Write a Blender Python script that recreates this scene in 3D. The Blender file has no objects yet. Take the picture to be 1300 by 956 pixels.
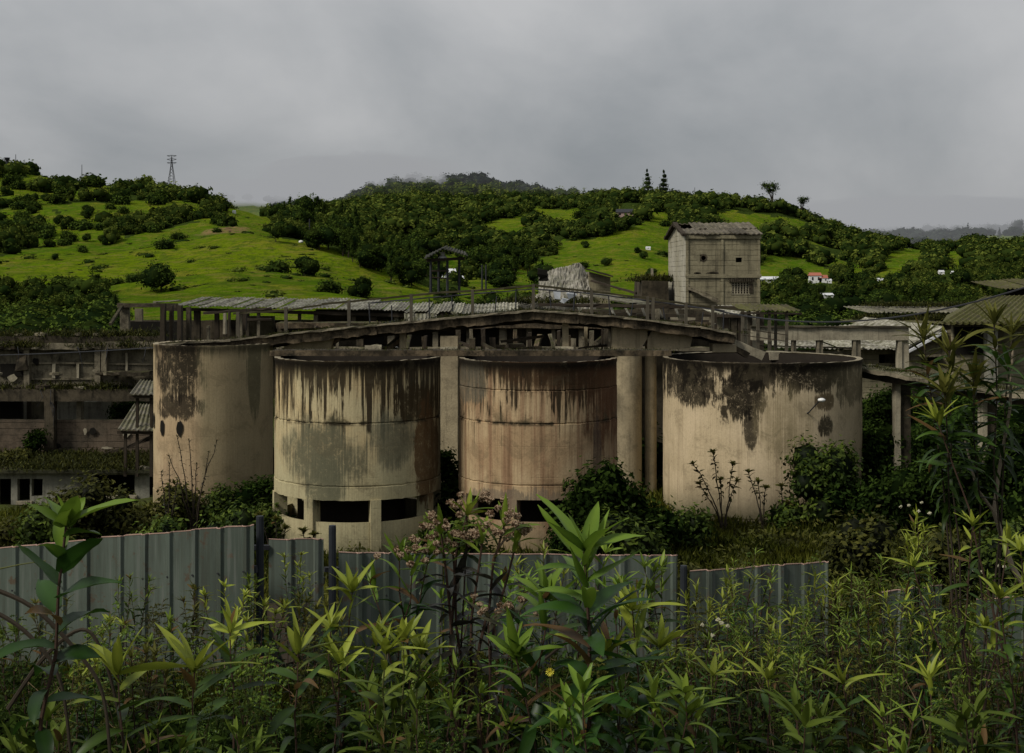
import bpy, math, random
import numpy as np
from mathutils import Vector, Matrix

R = math.radians
rng = np.random.default_rng(7)
random.seed(7)
scene = bpy.context.scene
COL = scene.collection

# ------------------------------------------------------------------ survey
FPX = 1700.0          # focal length in photo pixels
EYE = 10.0            # eye height, world z
HOR = 350.0           # horizon row
def P(px, py, Y):
    return ((px - 650.0) / FPX * Y, Y, EYE - (py - HOR) / FPX * Y)
def XX(px, Y): return (px - 650.0) / FPX * Y
def ZZ(py, Y): return EYE - (py - HOR) / FPX * Y

def smooth(a, b, x):
    t = np.clip((np.asarray(x, float) - a) / (b - a), 0, 1)
    return t * t * (3 - 2 * t)

def vnoise(x, y, seed=0):
    """cheap smooth value noise, numpy"""
    x = np.asarray(x, float); y = np.asarray(y, float)
    xi = np.floor(x).astype(int); yi = np.floor(y).astype(int)
    fx = x - xi; fy = y - yi
    fx = fx * fx * (3 - 2 * fx); fy = fy * fy * (3 - 2 * fy)
    def h(a, b):
        n = (a * 374761393 + b * 668265263 + seed * 1442695041) & 0x7fffffff
        n = (n ^ (n >> 13)) * 1274126177 & 0x7fffffff
        return ((n ^ (n >> 16)) & 0xffff) / 65535.0
    return (h(xi, yi) * (1 - fx) + h(xi + 1, yi) * fx) * (1 - fy) + (h(xi, yi + 1) * (1 - fx) + h(xi + 1, yi + 1) * fx) * fy
def fbm(x, y, seed=0, o=4):
    s = 0; a = 0.5; t = 0
    for i in range(o):
        s = s + a * vnoise(x * 2 ** i, y * 2 ** i, seed + i); t += a; a *= .5
    return s / t

# ground around the plant
def gz(X, Y):
    X = np.asarray(X, float); Y = np.asarray(Y, float)
    z = np.interp(Y, [-30, 0, 5, 8, 12, 15, 24, 33, 45, 62, 80, 95], [8.6, 8.4, 7.9, 7.25, 6.2, 5.4, 3.0, 1.7, 1.45, 1.5, 4.6, 5.8])
    left = smooth(-9, -15, X * 50 / np.maximum(Y, 20)) * smooth(20, 46, Y) * (1 - smooth(60, 66, Y))
    z = z - left * 1.4
    right = smooth(8, 16, X) * smooth(60, 80, Y)
    z = z - right * 1.6
    z = z + (fbm(X * .35, Y * .35, 3) - .5) * 0.35 * smooth(6, 14, Y)
    return z

# ------------------------------------------------------------------ mesh builder
class MB:
    def __init__(s): s.v = []; s.f = []; s.t = []
    def add(s, vs, fs):
        o = len(s.v); s.v += [tuple(map(float, v)) for v in vs]; s.f += [tuple(i + o for i in f) for f in fs]
    def box(s, x0, x1, y0, y1, z0, z1, jit=0.0, seg=0.0):
        """box; when seg>0 its long axis is cut and jittered so edges look crumbled"""
        L = [x1 - x0, y1 - y0, z1 - z0]
        ax = int(np.argmax(L)); n = max(1, int(L[ax] / seg)) if seg else 1
        lo = [x0, y0, z0]; hi = [x1, y1, z1]
        u, w = [a for a in range(3) if a != ax]
        vs = []; fs = []
        for i in range(n + 1):
            t = i / n
            for (a, b) in ((0, 0), (1, 0), (1, 1), (0, 1)):
                p = [0, 0, 0]; p[ax] = lo[ax] + L[ax] * t
                p[u] = hi[u] if a else lo[u]; p[w] = hi[w] if b else lo[w]
                if jit: p = [c + random.uniform(-jit, jit) for c in p]
                vs.append(p)
        for i in range(n):
            for k in range(4):
                a = i * 4 + k; b = i * 4 + (k + 1) % 4
                fs.append((a, b, b + 4, a + 4))
        fs.append((3, 2, 1, 0)); fs.append((n * 4, n * 4 + 1, n * 4 + 2, n * 4 + 3))
        s.add(vs, fs)
    def beam(s, p0, p1, w, h, jit=0.0, seg=0.5, up=(0, 0, 1)):
        """bar of section w (sideways) x h (along up) whose TOP centre runs p0->p1"""
        p0 = Vector(p0); p1 = Vector(p1); d = (p1 - p0); L = d.length; d.normalize()
        side = d.cross(Vector(up)); side = side.normalized() if side.length > 1e-4 else Vector((1, 0, 0))
        U = side.cross(d).normalized(); n = max(1, int(L / seg)); vs = []; fs = []
        for i in range(n + 1):
            c = p0.lerp(p1, i / n)
            for (a, b) in ((-.5, -1), (.5, -1), (.5, 0), (-.5, 0)):
                q = c + side * (a * w) + U * (b * h)
                if jit: q += Vector([random.uniform(-jit, jit) for _ in range(3)])
                vs.append(q)
        for i in range(n):
            for k in range(4):
                a = i * 4 + k; b = i * 4 + (k + 1) % 4; fs.append((a, b, b + 4, a + 4))
        fs.append((3, 2, 1, 0)); fs.append((n * 4, n * 4 + 1, n * 4 + 2, n * 4 + 3))
        s.add(vs, fs)
    def tube(s, pts, r0, r1=None, n=6):
        r1 = r0 if r1 is None else r1; pts = [Vector(p) for p in pts]; m = len(pts); vs = []; fs = []
        for i, p in enumerate(pts):
            d = (pts[min(i + 1, m - 1)] - pts[max(i - 1, 0)]).normalized()
            a = d.cross(Vector((0.31, 0.2, 0.93))); a = a.normalized() if a.length > 1e-3 else Vector((1, 0, 0)); b = d.cross(a)
            r = r0 + (r1 - r0) * i / max(1, m - 1)
            for k in range(n):
                t = 2 * math.pi * k / n; vs.append(p + a * (math.cos(t) * r) + b * (math.sin(t) * r))
        for i in range(m - 1):
            for k in range(n):
                fs.append((i * n + k, i * n + (k + 1) % n, (i + 1) * n + (k + 1) % n, (i + 1) * n + k))
        fs.append(tuple(range(n))[::-1]); fs.append(tuple((m - 1) * n + k for k in range(n)))
        s.add(vs, fs)
    def prism(s, poly, y0, y1):
        """poly = list of (x,z); extruded from y0 to y1"""
        n = len(poly); vs = [(x, y0, z) for x, z in poly] + [(x, y1, z) for x, z in poly]
        fs = [tuple(range(n)), tuple(range(2 * n - 1, n - 1, -1))]
        for k in range(n): fs.append((k, n + k, n + (k + 1) % n, (k + 1) % n))
        s.add(vs, fs)
    def lathe(s, prof, n, cx=0, cy=0, a0=0.0, a1=2 * math.pi, wob=None):
        """prof = closed list of (r,z)"""
        full = abs(a1 - a0 - 2 * math.pi) < 1e-6; m = len(prof); k = n if full else n + 1; vs = []; fs = []
        for i in range(k):
            a = a0 + (a1 - a0) * i / n
            for j, (r, z) in enumerate(prof):
                dr, dz = wob(a, r, z) if wob else (0, 0)
                vs.append((cx + (r + dr) * math.cos(a), cy + (r + dr) * math.sin(a), z + dz))
        for i in range(n):
            b = (i + 1) % k
            for j in range(m):
                j2 = (j + 1) % m; fs.append((i * m + j, b * m + j, b * m + j2, i * m + j2))
        if not full:
            fs.append(tuple(range(m))); fs.append(tuple((k - 1) * m + j for j in range(m))[::-1])
        s.add(vs, fs)
    def corr(s, a, b, c, d, pitch=0.18, amp=0.03, nv=3, thick=0.0, sag=0.0):
        """corrugated sheet, corners a(front left) b(front right) c(back right) d(back left); waves run front-back"""
        a, b, c, d = map(Vector, (a, b, c, d)); L = (b - a).length; nu = max(4, int(L / pitch * 6))
        nrm = (b - a).cross(d - a).normalized()
        if nrm.z < 0: nrm = -nrm
        vs = []; fs = []
        for j in range(nv + 1):
            v = j / nv
            for i in range(nu + 1):
                u = i / nu; p = a.lerp(b, u).lerp(d.lerp(c, u), v)
                vs.append(p + nrm * (amp * math.sin(u * L / pitch * 2 * math.pi) - sag * math.sin(v * math.pi)))
        for j in range(nv):
            for i in range(nu):
                q = j * (nu + 1) + i; fs.append((q, q + 1, q + nu + 2, q + nu + 1))
        s.add(vs, fs)
    def build(s, name, mat, parent=None, smooth_=False, recalc=True):
        o = mesh_obj(name, np.array(s.v, dtype=np.float32), s.f, mat, parent, smooth_)
        if recalc and len(s.f) < 60000:
            import bmesh
            bm = bmesh.new(); bm.from_mesh(o.data); bmesh.ops.recalc_face_normals(bm, faces=bm.faces); bm.to_mesh(o.data); bm.free()
        return o

def relocal(o, parent):
    if parent is not None:
        o.parent = parent
def mesh_obj(name, verts, faces, mat, parent=None, smooth_=False, attr=None):
    me = bpy.data.meshes.new(name)
    verts = np.asarray(verts, dtype=np.float32)
    if parent is not None:
        off = np.array(parent['_o'], dtype=np.float32) if '_o' in parent else 0
        verts = verts - off
    if isinstance(faces, np.ndarray):
        n, k = faces.shape
        me.vertices.add(len(verts)); me.vertices.foreach_set('co', verts.ravel())
        me.loops.add(n * k); me.loops.foreach_set('vertex_index', faces.ravel().astype(np.int32))
        me.polygons.add(n); me.polygons.foreach_set('loop_start', np.arange(0, n * k, k, dtype=np.int32))
        me.update(calc_edges=True); me.validate()
    else:
        me.from_pydata(verts.tolist(), [], faces); me.update()
    if attr:
        for an, av in attr.items():
            at = me.attributes.new(an, 'FLOAT', 'POINT'); at.data.foreach_set('value', np.asarray(av, dtype=np.float32))
    if smooth_: me.polygons.foreach_set('use_smooth', np.ones(len(me.polygons), dtype=bool))
    me.materials.append(mat)
    o = bpy.data.objects.new(name, me); COL.objects.link(o)
    if parent is not None: o.parent = parent
    return o
def thing(name, label, cat, loc=(0, 0, 0), group=None):
    o = bpy.data.objects.new(name, None); COL.objects.link(o); o.location = loc; o.empty_display_size = .2
    o['label'] = label; o['category'] = cat; o['_o'] = [float(c) for c in loc]
    if group: o['group'] = group
    return o
def tag(o, label=None, cat=None, group=None, kind=None):
    if label: o['label'] = label
    if cat: o['category'] = cat
    if group: o['group'] = group
    if kind: o['kind'] = kind
    return o

# ------------------------------------------------------------------ shader helper
class S:
    def __init__(s, nt, sock): s.nt = nt; s.k = sock
    def m(s, op, b=None, c=None):
        n = s.nt.nodes.new('ShaderNodeMath'); n.operation = op; s.nt.links.new(s.k, n.inputs[0])
        for i, x in ((1, b), (2, c)):
            if x is None: continue
            if isinstance(x, S): s.nt.links.new(x.k, n.inputs[i])
            else: n.inputs[i].default_value = x
        return S(s.nt, n.outputs[0])
    def __add__(s, o): return s.m('ADD', o)
    def __sub__(s, o): return s.m('SUBTRACT', o)
    def __mul__(s, o): return s.m('MULTIPLY', o)
    def __truediv__(s, o): return s.m('DIVIDE', o)
    def __neg__(s): return s.m('MULTIPLY', -1.0)
    def inv(s): return s.m('MULTIPLY_ADD', -1.0, 1.0)
    def clamp(s):
        r = s.m('ADD', 0.0); r.k.node.use_clamp = True; return r
    def step(s, a, b):
        n = s.nt.nodes.new('ShaderNodeMapRange'); n.interpolation_type = 'SMOOTHSTEP'
        s.nt.links.new(s.k, n.inputs[0]); 
        if a <= b: n.inputs[1].default_value = a; n.inputs[2].default_value = b; n.inputs[3].default_value = 0; n.inputs[4].default_value = 1
        else: n.inputs[1].default_value = b; n.inputs[2].default_value = a; n.inputs[3].default_value = 1; n.inputs[4].default_value = 0
        return S(s.nt, n.outputs[0])
class M:
    def __init__(s, name, rough=0.9):
        s.mat = bpy.data.materials.new(name); s.mat.use_nodes = True; s.nt = s.mat.node_tree
        s.b = s.nt.nodes['Principled BSDF']; s.b.inputs['Roughness'].default_value = rough
        s.b.inputs['Specular IOR Level'].default_value = 0.06
        s._g = None
    def n(s, t): return s.nt.nodes.new(t)
    def obj(s):
        n = s.n('ShaderNodeTexCoord'); return n.outputs['Object']
    def pos(s):
        if not s._g: s._g = s.n('ShaderNodeNewGeometry')
        return s._g.outputs['Position']
    def nrm(s):
        if not s._g: s._g = s.n('ShaderNodeNewGeometry')
        return s.xyz(s._g.outputs['Normal'])
    def xyz(s, vec):
        n = s.n('ShaderNodeSeparateXYZ'); s.nt.links.new(vec, n.inputs[0]); return [S(s.nt, n.outputs[i]) for i in range(3)]
    def comb(s, x, y, z):
        n = s.n('ShaderNodeCombineXYZ')
        for i, v in enumerate((x, y, z)):
            if isinstance(v, S): s.nt.links.new(v.k, n.inputs[i])
            else: n.inputs[i].default_value = v
        return n.outputs[0]
    def scl(s, vec, sc, off=(0, 0, 0)):
        n = s.n('ShaderNodeMapping'); s.nt.links.new(vec, n.inputs[0]); n.inputs['Scale'].default_value = sc; n.inputs['Location'].default_value = off
        return n.outputs[0]
    def noise(s, vec, scale=1, detail=4, rough=.55, dist=0):
        n = s.n('ShaderNodeTexNoise'); s.nt.links.new(vec, n.inputs['Vector']); n.inputs['Scale'].default_value = scale
        n.inputs['Detail'].default_value = detail; n.inputs['Roughness'].default_value = rough; n.inputs['Distortion'].default_value = dist
        return S(s.nt, n.outputs['Fac'])
    def attr(s, name):
        n = s.n('ShaderNodeAttribute'); n.attribute_name = name; return S(s.nt, n.outputs['Fac'])
    def rand(s):
        n = s.n('ShaderNodeObjectInfo'); return S(s.nt, n.outputs['Random'])
    def mix(s, f, a, b, mode='MIX'):
        n = s.n('ShaderNodeMix'); n.data_type = 'RGBA'; n.blend_type = mode
        if isinstance(f, S): s.nt.links.new(f.k, n.inputs[0])
        else: n.inputs[0].default_value = f
        for i, c in ((6, a), (7, b)):
            if isinstance(c, tuple): n.inputs[i].default_value = (*c[:3], 1)
            else: s.nt.links.new(c, n.inputs[i])
        return n.outputs[2]
    def val(s, c, f):
        """colour * scalar"""
        n = s.n('ShaderNodeVectorMath'); n.operation = 'SCALE'
        if isinstance(c, tuple): n.inputs[0].default_value = c[:3]
        else: s.nt.links.new(c, n.inputs[0])
        s.nt.links.new(f.k, n.inputs['Scale']); return n.outputs[0]
    def out(s, col, bump=None, bs=0.3, bd=0.02, rough=None):
        if isinstance(col, tuple): s.b.inputs['Base Color'].default_value = (*col[:3], 1)
        else: s.nt.links.new(col, s.b.inputs['Base Color'])
        if bump is not None:
            n = s.n('ShaderNodeBump'); n.inputs['Strength'].default_value = bs; n.inputs['Distance'].default_value = bd
            s.nt.links.new(bump.k, n.inputs['Height']); s.nt.links.new(n.outputs[0], s.b.inputs['Normal'])
        if rough is not None: s.nt.links.new(rough.k, s.b.inputs['Roughness'])
        return s.mat

def mat_concrete(name, c1, c2, dark=0.5, moss=0.5, streak=0.5, scale=1.0, blk=(.018, .016, .012), lines=False):
    m = M(name); p = m.pos()
    big = m.noise(m.scl(p, (.55 * scale, .55 * scale, .55 * scale)), 1, 6, .65)
    col = m.mix(big.step(.35, .66), c1, c2)
    st = m.noise(m.scl(p, (5.5, 5.5, .35)), 1, 5, .65)
    col = m.mix((st.step(.47, .72) * (streak)), col, blk)
    gr = m.noise(p, 1.7 * scale, 8, .72)
    col = m.mix(gr.step(.46, .68) * dark, col, blk)
    fine = m.noise(p, 14, 6, .75)
    col = m.val(col, fine * 0.75 + 0.6)
    h = fine * .6 + gr * .8
    if lines:
        z = m.xyz(p)[2]; w = (z * 3.4 + m.noise(p, 2.0, 2) * .3).m('FRACT').m('SUBTRACT', .5).m('ABSOLUTE')
        ln = w.step(.40, .5) * m.noise(m.scl(p, (.8, .8, 6)), 1, 4, .7).step(.4, .55); col = m.mix(ln * .62, col, blk); h = h - ln * .5
    nz = m.nrm()[2]; mo = m.noise(p, 2.6, 6, .7)
    mk = (nz.step(.35, .8) * mo.step(.42, .56)) * moss
    mc = m.mix(m.noise(p, 9, 3).step(.35, .65), (.014, .017, .006), (.05, .055, .014))
    col = m.mix(mk, col, mc)
    return m.out(col, h, .55, .05)

def mat_leaf(name, dark, mid, light, trans=.25, rough=.5, spec=.25, hue=.25):
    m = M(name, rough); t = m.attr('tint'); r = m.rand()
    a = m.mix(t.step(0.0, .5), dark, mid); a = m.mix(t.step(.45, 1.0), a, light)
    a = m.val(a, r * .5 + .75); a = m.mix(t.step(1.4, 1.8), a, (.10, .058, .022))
    a = m.mix(m.noise(m.pos(), .5, 2).step(.4, .7) * hue, a, tuple(x * y for x, y in zip(mid, (1.5, 1.05, .7))))
    m.b.inputs['Specular IOR Level'].default_value = 0.0 if spec <= .12 else spec * .55
    m.out(a)
    if trans > 0:
        tr = m.n('ShaderNodeBsdfTranslucent'); mx = m.n('ShaderNodeMixShader'); mx.inputs[0].default_value = trans
        o = [n for n in m.nt.nodes if n.type == 'OUTPUT_MATERIAL'][0]
        m.nt.links.new(a, tr.inputs[0]); m.nt.links.new(m.b.outputs[0], mx.inputs[1]); m.nt.links.new(tr.outputs[0], mx.inputs[2]); m.nt.links.new(mx.outputs[0], o.inputs[0])
    return m.mat

def mat_tank(name, kind, R_, top, seams):
    """stained render with side shading and rim highlight in the colour; object space, z from the tank foot, the side towards the road is -y"""
    m = M(name, .92); p = m.obj(); x, y, z = m.xyz(p)
    big = m.noise(p, .55, 5, .6); st = m.noise(m.scl(p, (3.2, 3.2, .12)), 1, 4, .6); fs = m.noise(m.scl(p, (14, 14, .25)), 1, 4, .7)
    ff = m.noise(m.scl(p, (34, 34, .5)), 1, 3, .6); fine = m.noise(p, 16, 6, .75); mid = m.noise(p, 2.2, 7, .72, .4)
    C = {'cream': ((.43, .365, .215), (.45, .35, .19)), 'rust': ((.42, .315, .185), (.33, .23, .13)), 'pale': ((.50, .405, .265), (.44, .355, .225)), 'far': ((.40, .31, .19), (.35, .26, .155))}[kind]
    col = m.mix(big.step(.4, .6), *C)
    if kind == 'cream':    # olive lower half, ochre upper half
        col = m.mix((z + (mid - .5) * 1.6).step(top - 1.4, top - 4.4) * .8, col, (.34, .31, .185))
    if kind == 'rust':
        col = m.mix(st.step(.44, .62) * .85, col, (.22, .13, .075))
        col = m.mix(fs.step(.5, .7) * .6, col, (.13, .068, .036))
        col = m.mix((z + (st - .5) * 3).step(1.9, .9) * .8, col, (.26, .19, .115))
    col = m.mix(ff.step(.5, .66) * .22, col, (.10, .07, .035))
    col = m.mix(st.step(.54, .74) * .35, col, (.13, .09, .05))
    BL = (.008, .0065, .0045)
    d = (z * -1.0) + top                                             # depth below rim
    # black run-off under the rim
    lenn = {'cream': (0.36, 2.1), 'rust': (.26, 1.7), 'pale': (.2, 1.5), 'far': (0.0, .5)}[kind]
    cl_ = m.noise(m.scl(p, (.9, .9, .3), (7, 3, 1)), 1, 3, .6); L = ((st * .5 + fs * .5).step(.44, .68)) * (cl_.step(.28, .62) * .8 + .2) * lenn[1] + lenn[0]
    if kind == 'pale':
        hb = m.noise(m.scl(p, (1.2, 1.2, .5), (4.1, 2, 0)), 1, 6, .68)
        L = hb.step(.44, .68) * 2.0 + .2
    if kind != 'pale':
        sk_ = m.noise(m.scl(p, (7.5, 7.5, .22), (3, 3, 3)), 1, 5, .7); sk2 = m.noise(m.scl(p, (1.6, 1.6, .5), (9, 3, 3)), 1, 4, .6)
        L = sk_.step(.42, .60) * sk2.step(.28, .58) * lenn[1] + lenn[0] * .9
    edge = (L - d + (mid - .5) * .7)
    spat = m.noise(p, 4.5, 8, .8); col = m.mix(edge.step(*((-.24, .26) if kind != 'pale' else (-.4, .3))) * ((spat + fine * .5 + edge * .45).step(.42, .66)) * .93, col, BL)
    if kind in ('cream', 'rust'):
        haze = (L * 1.2 - d + .35).step(-.5, .6) * ff.step(.42, .56) * .7
        col = m.mix(haze, col, (.05, .036, .02))
    def patch(cx, cz, rx, rz, c, amt, br=.55, seed=0, sharp=.35):
        nonlocal col
        q = ((x - cx) / rx).m('POWER', 2.0) + ((z - cz) / rz).m('POWER', 2.0)
        n2 = m.noise(m.scl(p, (2.2, 2.2, .9), (seed, seed, seed)), 1, 7, .7)
        f = (q.inv() + (n2 - .5) * 4.2 * br + (fs - .5) * 1.6 + (ff - .5) * .8).step(0, sharp) * (spat * .7 + fine * .5).step(.38, .60) * y.step(.4, -.1) * amt
        col = m.mix(f, col, c)
    if kind == 'cream':
        patch(-.75, top - 2.75, 1.5, 1.2, (.105, .10, .063), .95, .6, 3, .8)
        patch(-.65, top - 3.6, .75, 1.0, (.10, .098, .062), .9, .5, 5, .6)
        patch(1.25, top - 2.35, .85, .95, (.12, .115, .075), .85, .5, 8, .7)
        patch(1.95, top - 1.3, .75, .6, (.04, .028, .014), .95, .8, 9)
        patch(2.25, top - 2.9, .35, 1.7, (.09, .05, .022), .9, .9, 19)
        col = m.mix(x.step(1.9, 2.5) * .6, col, (.035, .026, .015))  # right edge darkened in the colour as side shading
    if kind == 'rust':
        patch(-2.1, top - .6, .5, .8, (.10, .09, .065), .8, .6, 4)
        patch(-1.1, top - 4.2, 1.2, .45, (.12, .10, .075), .7, .8, 6)
        patch(1.3, top - 4.1, 1.6, .5, (.14, .12, .09), .6, .8, 7)
        patch(2.2, top - 1.2, 1.1, 1.8, (.05, .022, .012), .9, .8, 12, .9)
        patch(.6, top - .3, 2.2, .9, (.045, .025, .013), .85, .8, 22, .8)
        patch(1.75, top - 2.8, .16, 1.3, (.05, .045, .04), .75, .5, 13)
        col = m.mix((x + (st - .5) * 1.4).step(.6, 2.4) * .5, col, (.10, .05, .025))  # right half painted darker for the shaded side
    if kind == 'pale':
        patch(-2.9, top - .8, .9, .9, BL, .95, .8, 4)
        patch(-1.25, top - 1.1, .75, 1.0, BL, .97, .7, 11)
        patch(-1.0, top - 2.2, .28, .8, BL, .9, .5, 12)
        patch(1.2, top - .3, 1.6, .75, BL, .97, .6, 14)
        patch(2.75, top - .9, .8, .8, BL, .8, .9, 15)
        patch(1.6, top - 1.35, .45, .35, (.06, .04, .02), .9, .5, 16)
        patch(1.6, top - 2.2, .32, .42, BL, .95, .6, 17)
        patch(.15, top - 2.0, 1.2, 1.7, (.21, .17, .095), .75, .5, 18, 1.2)
        col = m.mix((x + (mid - .5)).step(.6, 3.2) * .5, col, (.17, .145, .085))  # painted fade to the right, away from the lit side
        spk = m.noise(p, 7, 8, .8); col = m.mix(spk.step(.58, .66) * big.step(.42, .6) * .7, col, (.10, .08, .05))
    if kind == 'far':
        patch(-.9, top - .8, 1.25, 1.5, (.018, .015, .010), .97, .8, 4, .7)
        patch(-.9, top - 2.2, 1.0, .5, (.014, .011, .008), .9, .9, 6)
        patch(1.75, top - .9, .22, 1.9, BL, .97, .3, 7)
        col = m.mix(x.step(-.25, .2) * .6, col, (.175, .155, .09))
        col = m.mix(x.step(-1.75, -2.05) * .7, col, (.36, .29, .17))  # bright strip paints the lit left side
        patch(-.9, 1.9, 1.3, 1.2, (.24, .16, .10), .5, .6, 14, 1)
    for zs, w in seams:
        g = ((z - zs + (mid - .5) * .10).m('ABSOLUTE'))
        br = m.noise(p, 1.1, 4, .7)
        col = m.mix(g.step(.11, .0) * br.step(.42, .56) * w, col, (.022, .018, .011))
        above = (z - zs).step(.45, 0) * (z - zs).step(-.02, .02)
        col = m.mix(above * (mid * .6 + br * .4).step(.48, .60) * .8 * w, col, (.04, .036, .02))
    wp = m.xyz(m.pos())
    foot = (wp[2] + (mid - .5) * 1.2).step(2.6, 1.4)
    col = m.mix(foot * .7, col, (.10, .10, .05))
    rt = m.nrm()[2].step(.6, .9) * z.step(top - .4, top - .2); col = m.mix(rt * .8 * (spat + fine * .4).step(.5, .66), col, (.24, .21, .15))  # paler upward faces paint the highlight along the rim
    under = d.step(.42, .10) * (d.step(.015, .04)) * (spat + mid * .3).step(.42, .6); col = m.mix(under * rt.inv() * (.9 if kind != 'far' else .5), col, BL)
    pit = m.noise(p, 30, 4, .8); col = m.mix(pit.step(.60, .68) * big.step(.42, .58) * .55, col, (.05, .04, .026)); blot = m.noise(p, 1.1, 8, .75, .6); col = m.mix(blot.step(.52, .60) * .28, col, (.09, .075, .045))
    col = m.val(col, fine * .7 + .65)
    # bands of formwork boards
    bz = (z * 1.1).m('FRACT').m('SUBTRACT', .5).m('ABSOLUTE').step(.485, .5) * big.step(.4, .6)
    h = fine * .5 + mid * .5 + ff * .5 - bz * .25
    return m.out(col, h, .5, .03)

def mat_plain(name, col, rough=.85, var=.35, sc=4, spec=.08, metal=0.0):
    m = M(name, rough); n = m.noise(m.pos(), sc, 6, .7); m.b.inputs['Specular IOR Level'].default_value = spec
    m.b.inputs['Metallic'].default_value = metal
    return m.out(m.val(col, n * (2 * var) + (1 - var)), n, .3, .02)

def mat_sheet(name, c1, c2, moss=.4, dirt=.6, rough=.75):
    m = M(name, rough); p = m.pos(); a = m.noise(p, 1.3, 7, .7); b = m.noise(m.scl(p, (8, 1.2, 8)), 1, 4, .6); r = m.rand()
    col = m.mix(b.step(.35, .65), c1, c2); col = m.val(col, r * .7 + .6)
    col = m.mix(a.step(.42, .62) * dirt, col, (.035, .03, .02))
    col = m.mix((m.noise(p, 2.7, 5, .7) + r * .12).step(.52, .62) * moss, col, (.06, .065, .012))
    return m.out(col, a, .3, .02)

CONC = mat_concrete('weathered_concrete', (.19, .165, .115), (.12, .105, .073), .75, .8, .5)
CONC_D = mat_concrete('dark_concrete', (.075, .062, .042), (.035, .030, .021), .85, .6, .6, 1.5)  # a darker brown tone of concrete
CONC_L = mat_concrete('pale_concrete', (.32, .29, .21), (.24, .21, .15), .35, .5, .45)
CONC_T = mat_concrete('tower_concrete', (.235, .21, .135), (.175, .155, .10), .4, .3, .5, lines=True)
CONC_W = mat_concrete('left_hall_concrete', (.17, .15, .105), (.075, .066, .046), .95, .9, .5, lines=False)
BEAMC = mat_concrete('gantry_concrete', (.15, .115, .072), (.035, .028, .019), 1.0, .9, .8, 2.2)
PILC = mat_concrete('column_concrete', (.36, .30, .19), (.27, .225, .145), .35, .4, .35)
WHITEW = mat_concrete('limewashed_wall', (.27, .26, .21), (.18, .175, .14), .45, .4, .5)
DARK = mat_plain('deep_shadow_wall', (.012, .011, .009), .95)  # near-black colour stands for shade in openings and interiors
WOOD = mat_plain('rotten_wood', (.035, .028, .02), .9, .5)
RUSTY = mat_plain('dark_pipe', (.03, .031, .034), .6, .4)
RAILM = mat_plain('rail_pipe', (.075, .066, .048), .7, .5)
RAILMOSS = mat_plain('mossy_rail', (.045, .04, .022), .9, .6)
SHEET_L = mat_sheet('pale_fibre_sheet', (.36, .345, .29), (.20, .19, .155), .4, .7)
SHEET_G = mat_sheet('grey_fibre_sheet', (.17, .16, .125), (.11, .10, .08), .4, .5)
SHEET_M = mat_sheet('mossy_sheet', (.085, .075, .042), (.05, .046, .02), .6, .5)
ROOFD = mat_sheet('tower_tiles', (.15, .13, .10), (.09, .08, .06), .15, .6)
FENCE = None
# ================================================================== camera, light, sky
cam = bpy.data.cameras.new('camera'); cam_o = bpy.data.objects.new('camera', cam); COL.objects.link(cam_o)
cam_o.location = (0, 0, EYE); cam_o.rotation_euler = (R(90), 0, 0)
cam.sensor_width = 36; cam.lens = 36 * FPX / 1300.0; cam.shift_y = -(478 - HOR) / 1300.0
cam.clip_start = .1; cam.clip_end = 9000
scene.camera = cam_o
scene.view_settings.view_transform = 'Standard'; scene.view_settings.look = 'None'; scene.view_settings.exposure = 0

SUN_EL, SUN_AZ = 44.0, 238.0       # azimuth measured clockwise from +Y
sun = bpy.data.lights.new('sun', 'SUN'); sun.energy = 3.2; sun.angle = R(14); sun.color = (1.0, .94, .84)
sun_o = bpy.data.objects.new('sun', sun); COL.objects.link(sun_o)
sd = Vector((math.sin(R(SUN_AZ)) * math.cos(R(SUN_EL)), math.cos(R(SUN_AZ)) * math.cos(R(SUN_EL)), math.sin(R(SUN_EL))))
sun_o.rotation_euler = (-sd).to_track_quat('-Z', 'Y').to_euler(); sun_o.location = (-20, -20, 60)

w = bpy.data.worlds.new('World'); scene.world = w; w.use_nodes = True; nt = w.node_tree
bg = nt.nodes['Background']
sky = nt.nodes.new('ShaderNodeTexSky'); sky.sky_type = 'NISHITA'; sky.sun_disc = False
sky.sun_elevation = R(SUN_EL); sky.sun_rotation = R(SUN_AZ); sky.air_density = 1; sky.dust_density = 3
tc = nt.nodes.new('ShaderNodeTexCoord')
def wn(t): return nt.nodes.new(t)
sx = wn('ShaderNodeSeparateXYZ'); nt.links.new(tc.outputs['Generated'], sx.inputs[0])
mp = wn('ShaderNodeMapping'); mp.inputs['Scale'].default_value = (1.5, 1.5, 2.4); nt.links.new(tc.outputs['Generated'], mp.inputs[0])
n1 = wn('ShaderNodeTexNoise'); n1.inputs['Scale'].default_value = 2.6; n1.inputs['Detail'].default_value = 7; n1.inputs['Roughness'].default_value = .52; n1.inputs['Distortion'].default_value = .3
nt.links.new(mp.outputs[0], n1.inputs['Vector'])
r1 = wn('ShaderNodeValToRGB'); nt.links.new(n1.outputs['Fac'], r1.inputs[0])
r1.color_ramp.elements[0].position = .3; r1.color_ramp.elements[0].color = (.262, .282, .300, 1)
r1.color_ramp.elements[1].position = .68; r1.color_ramp.elements[1].color = (.475, .48, .487, 1)
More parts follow.
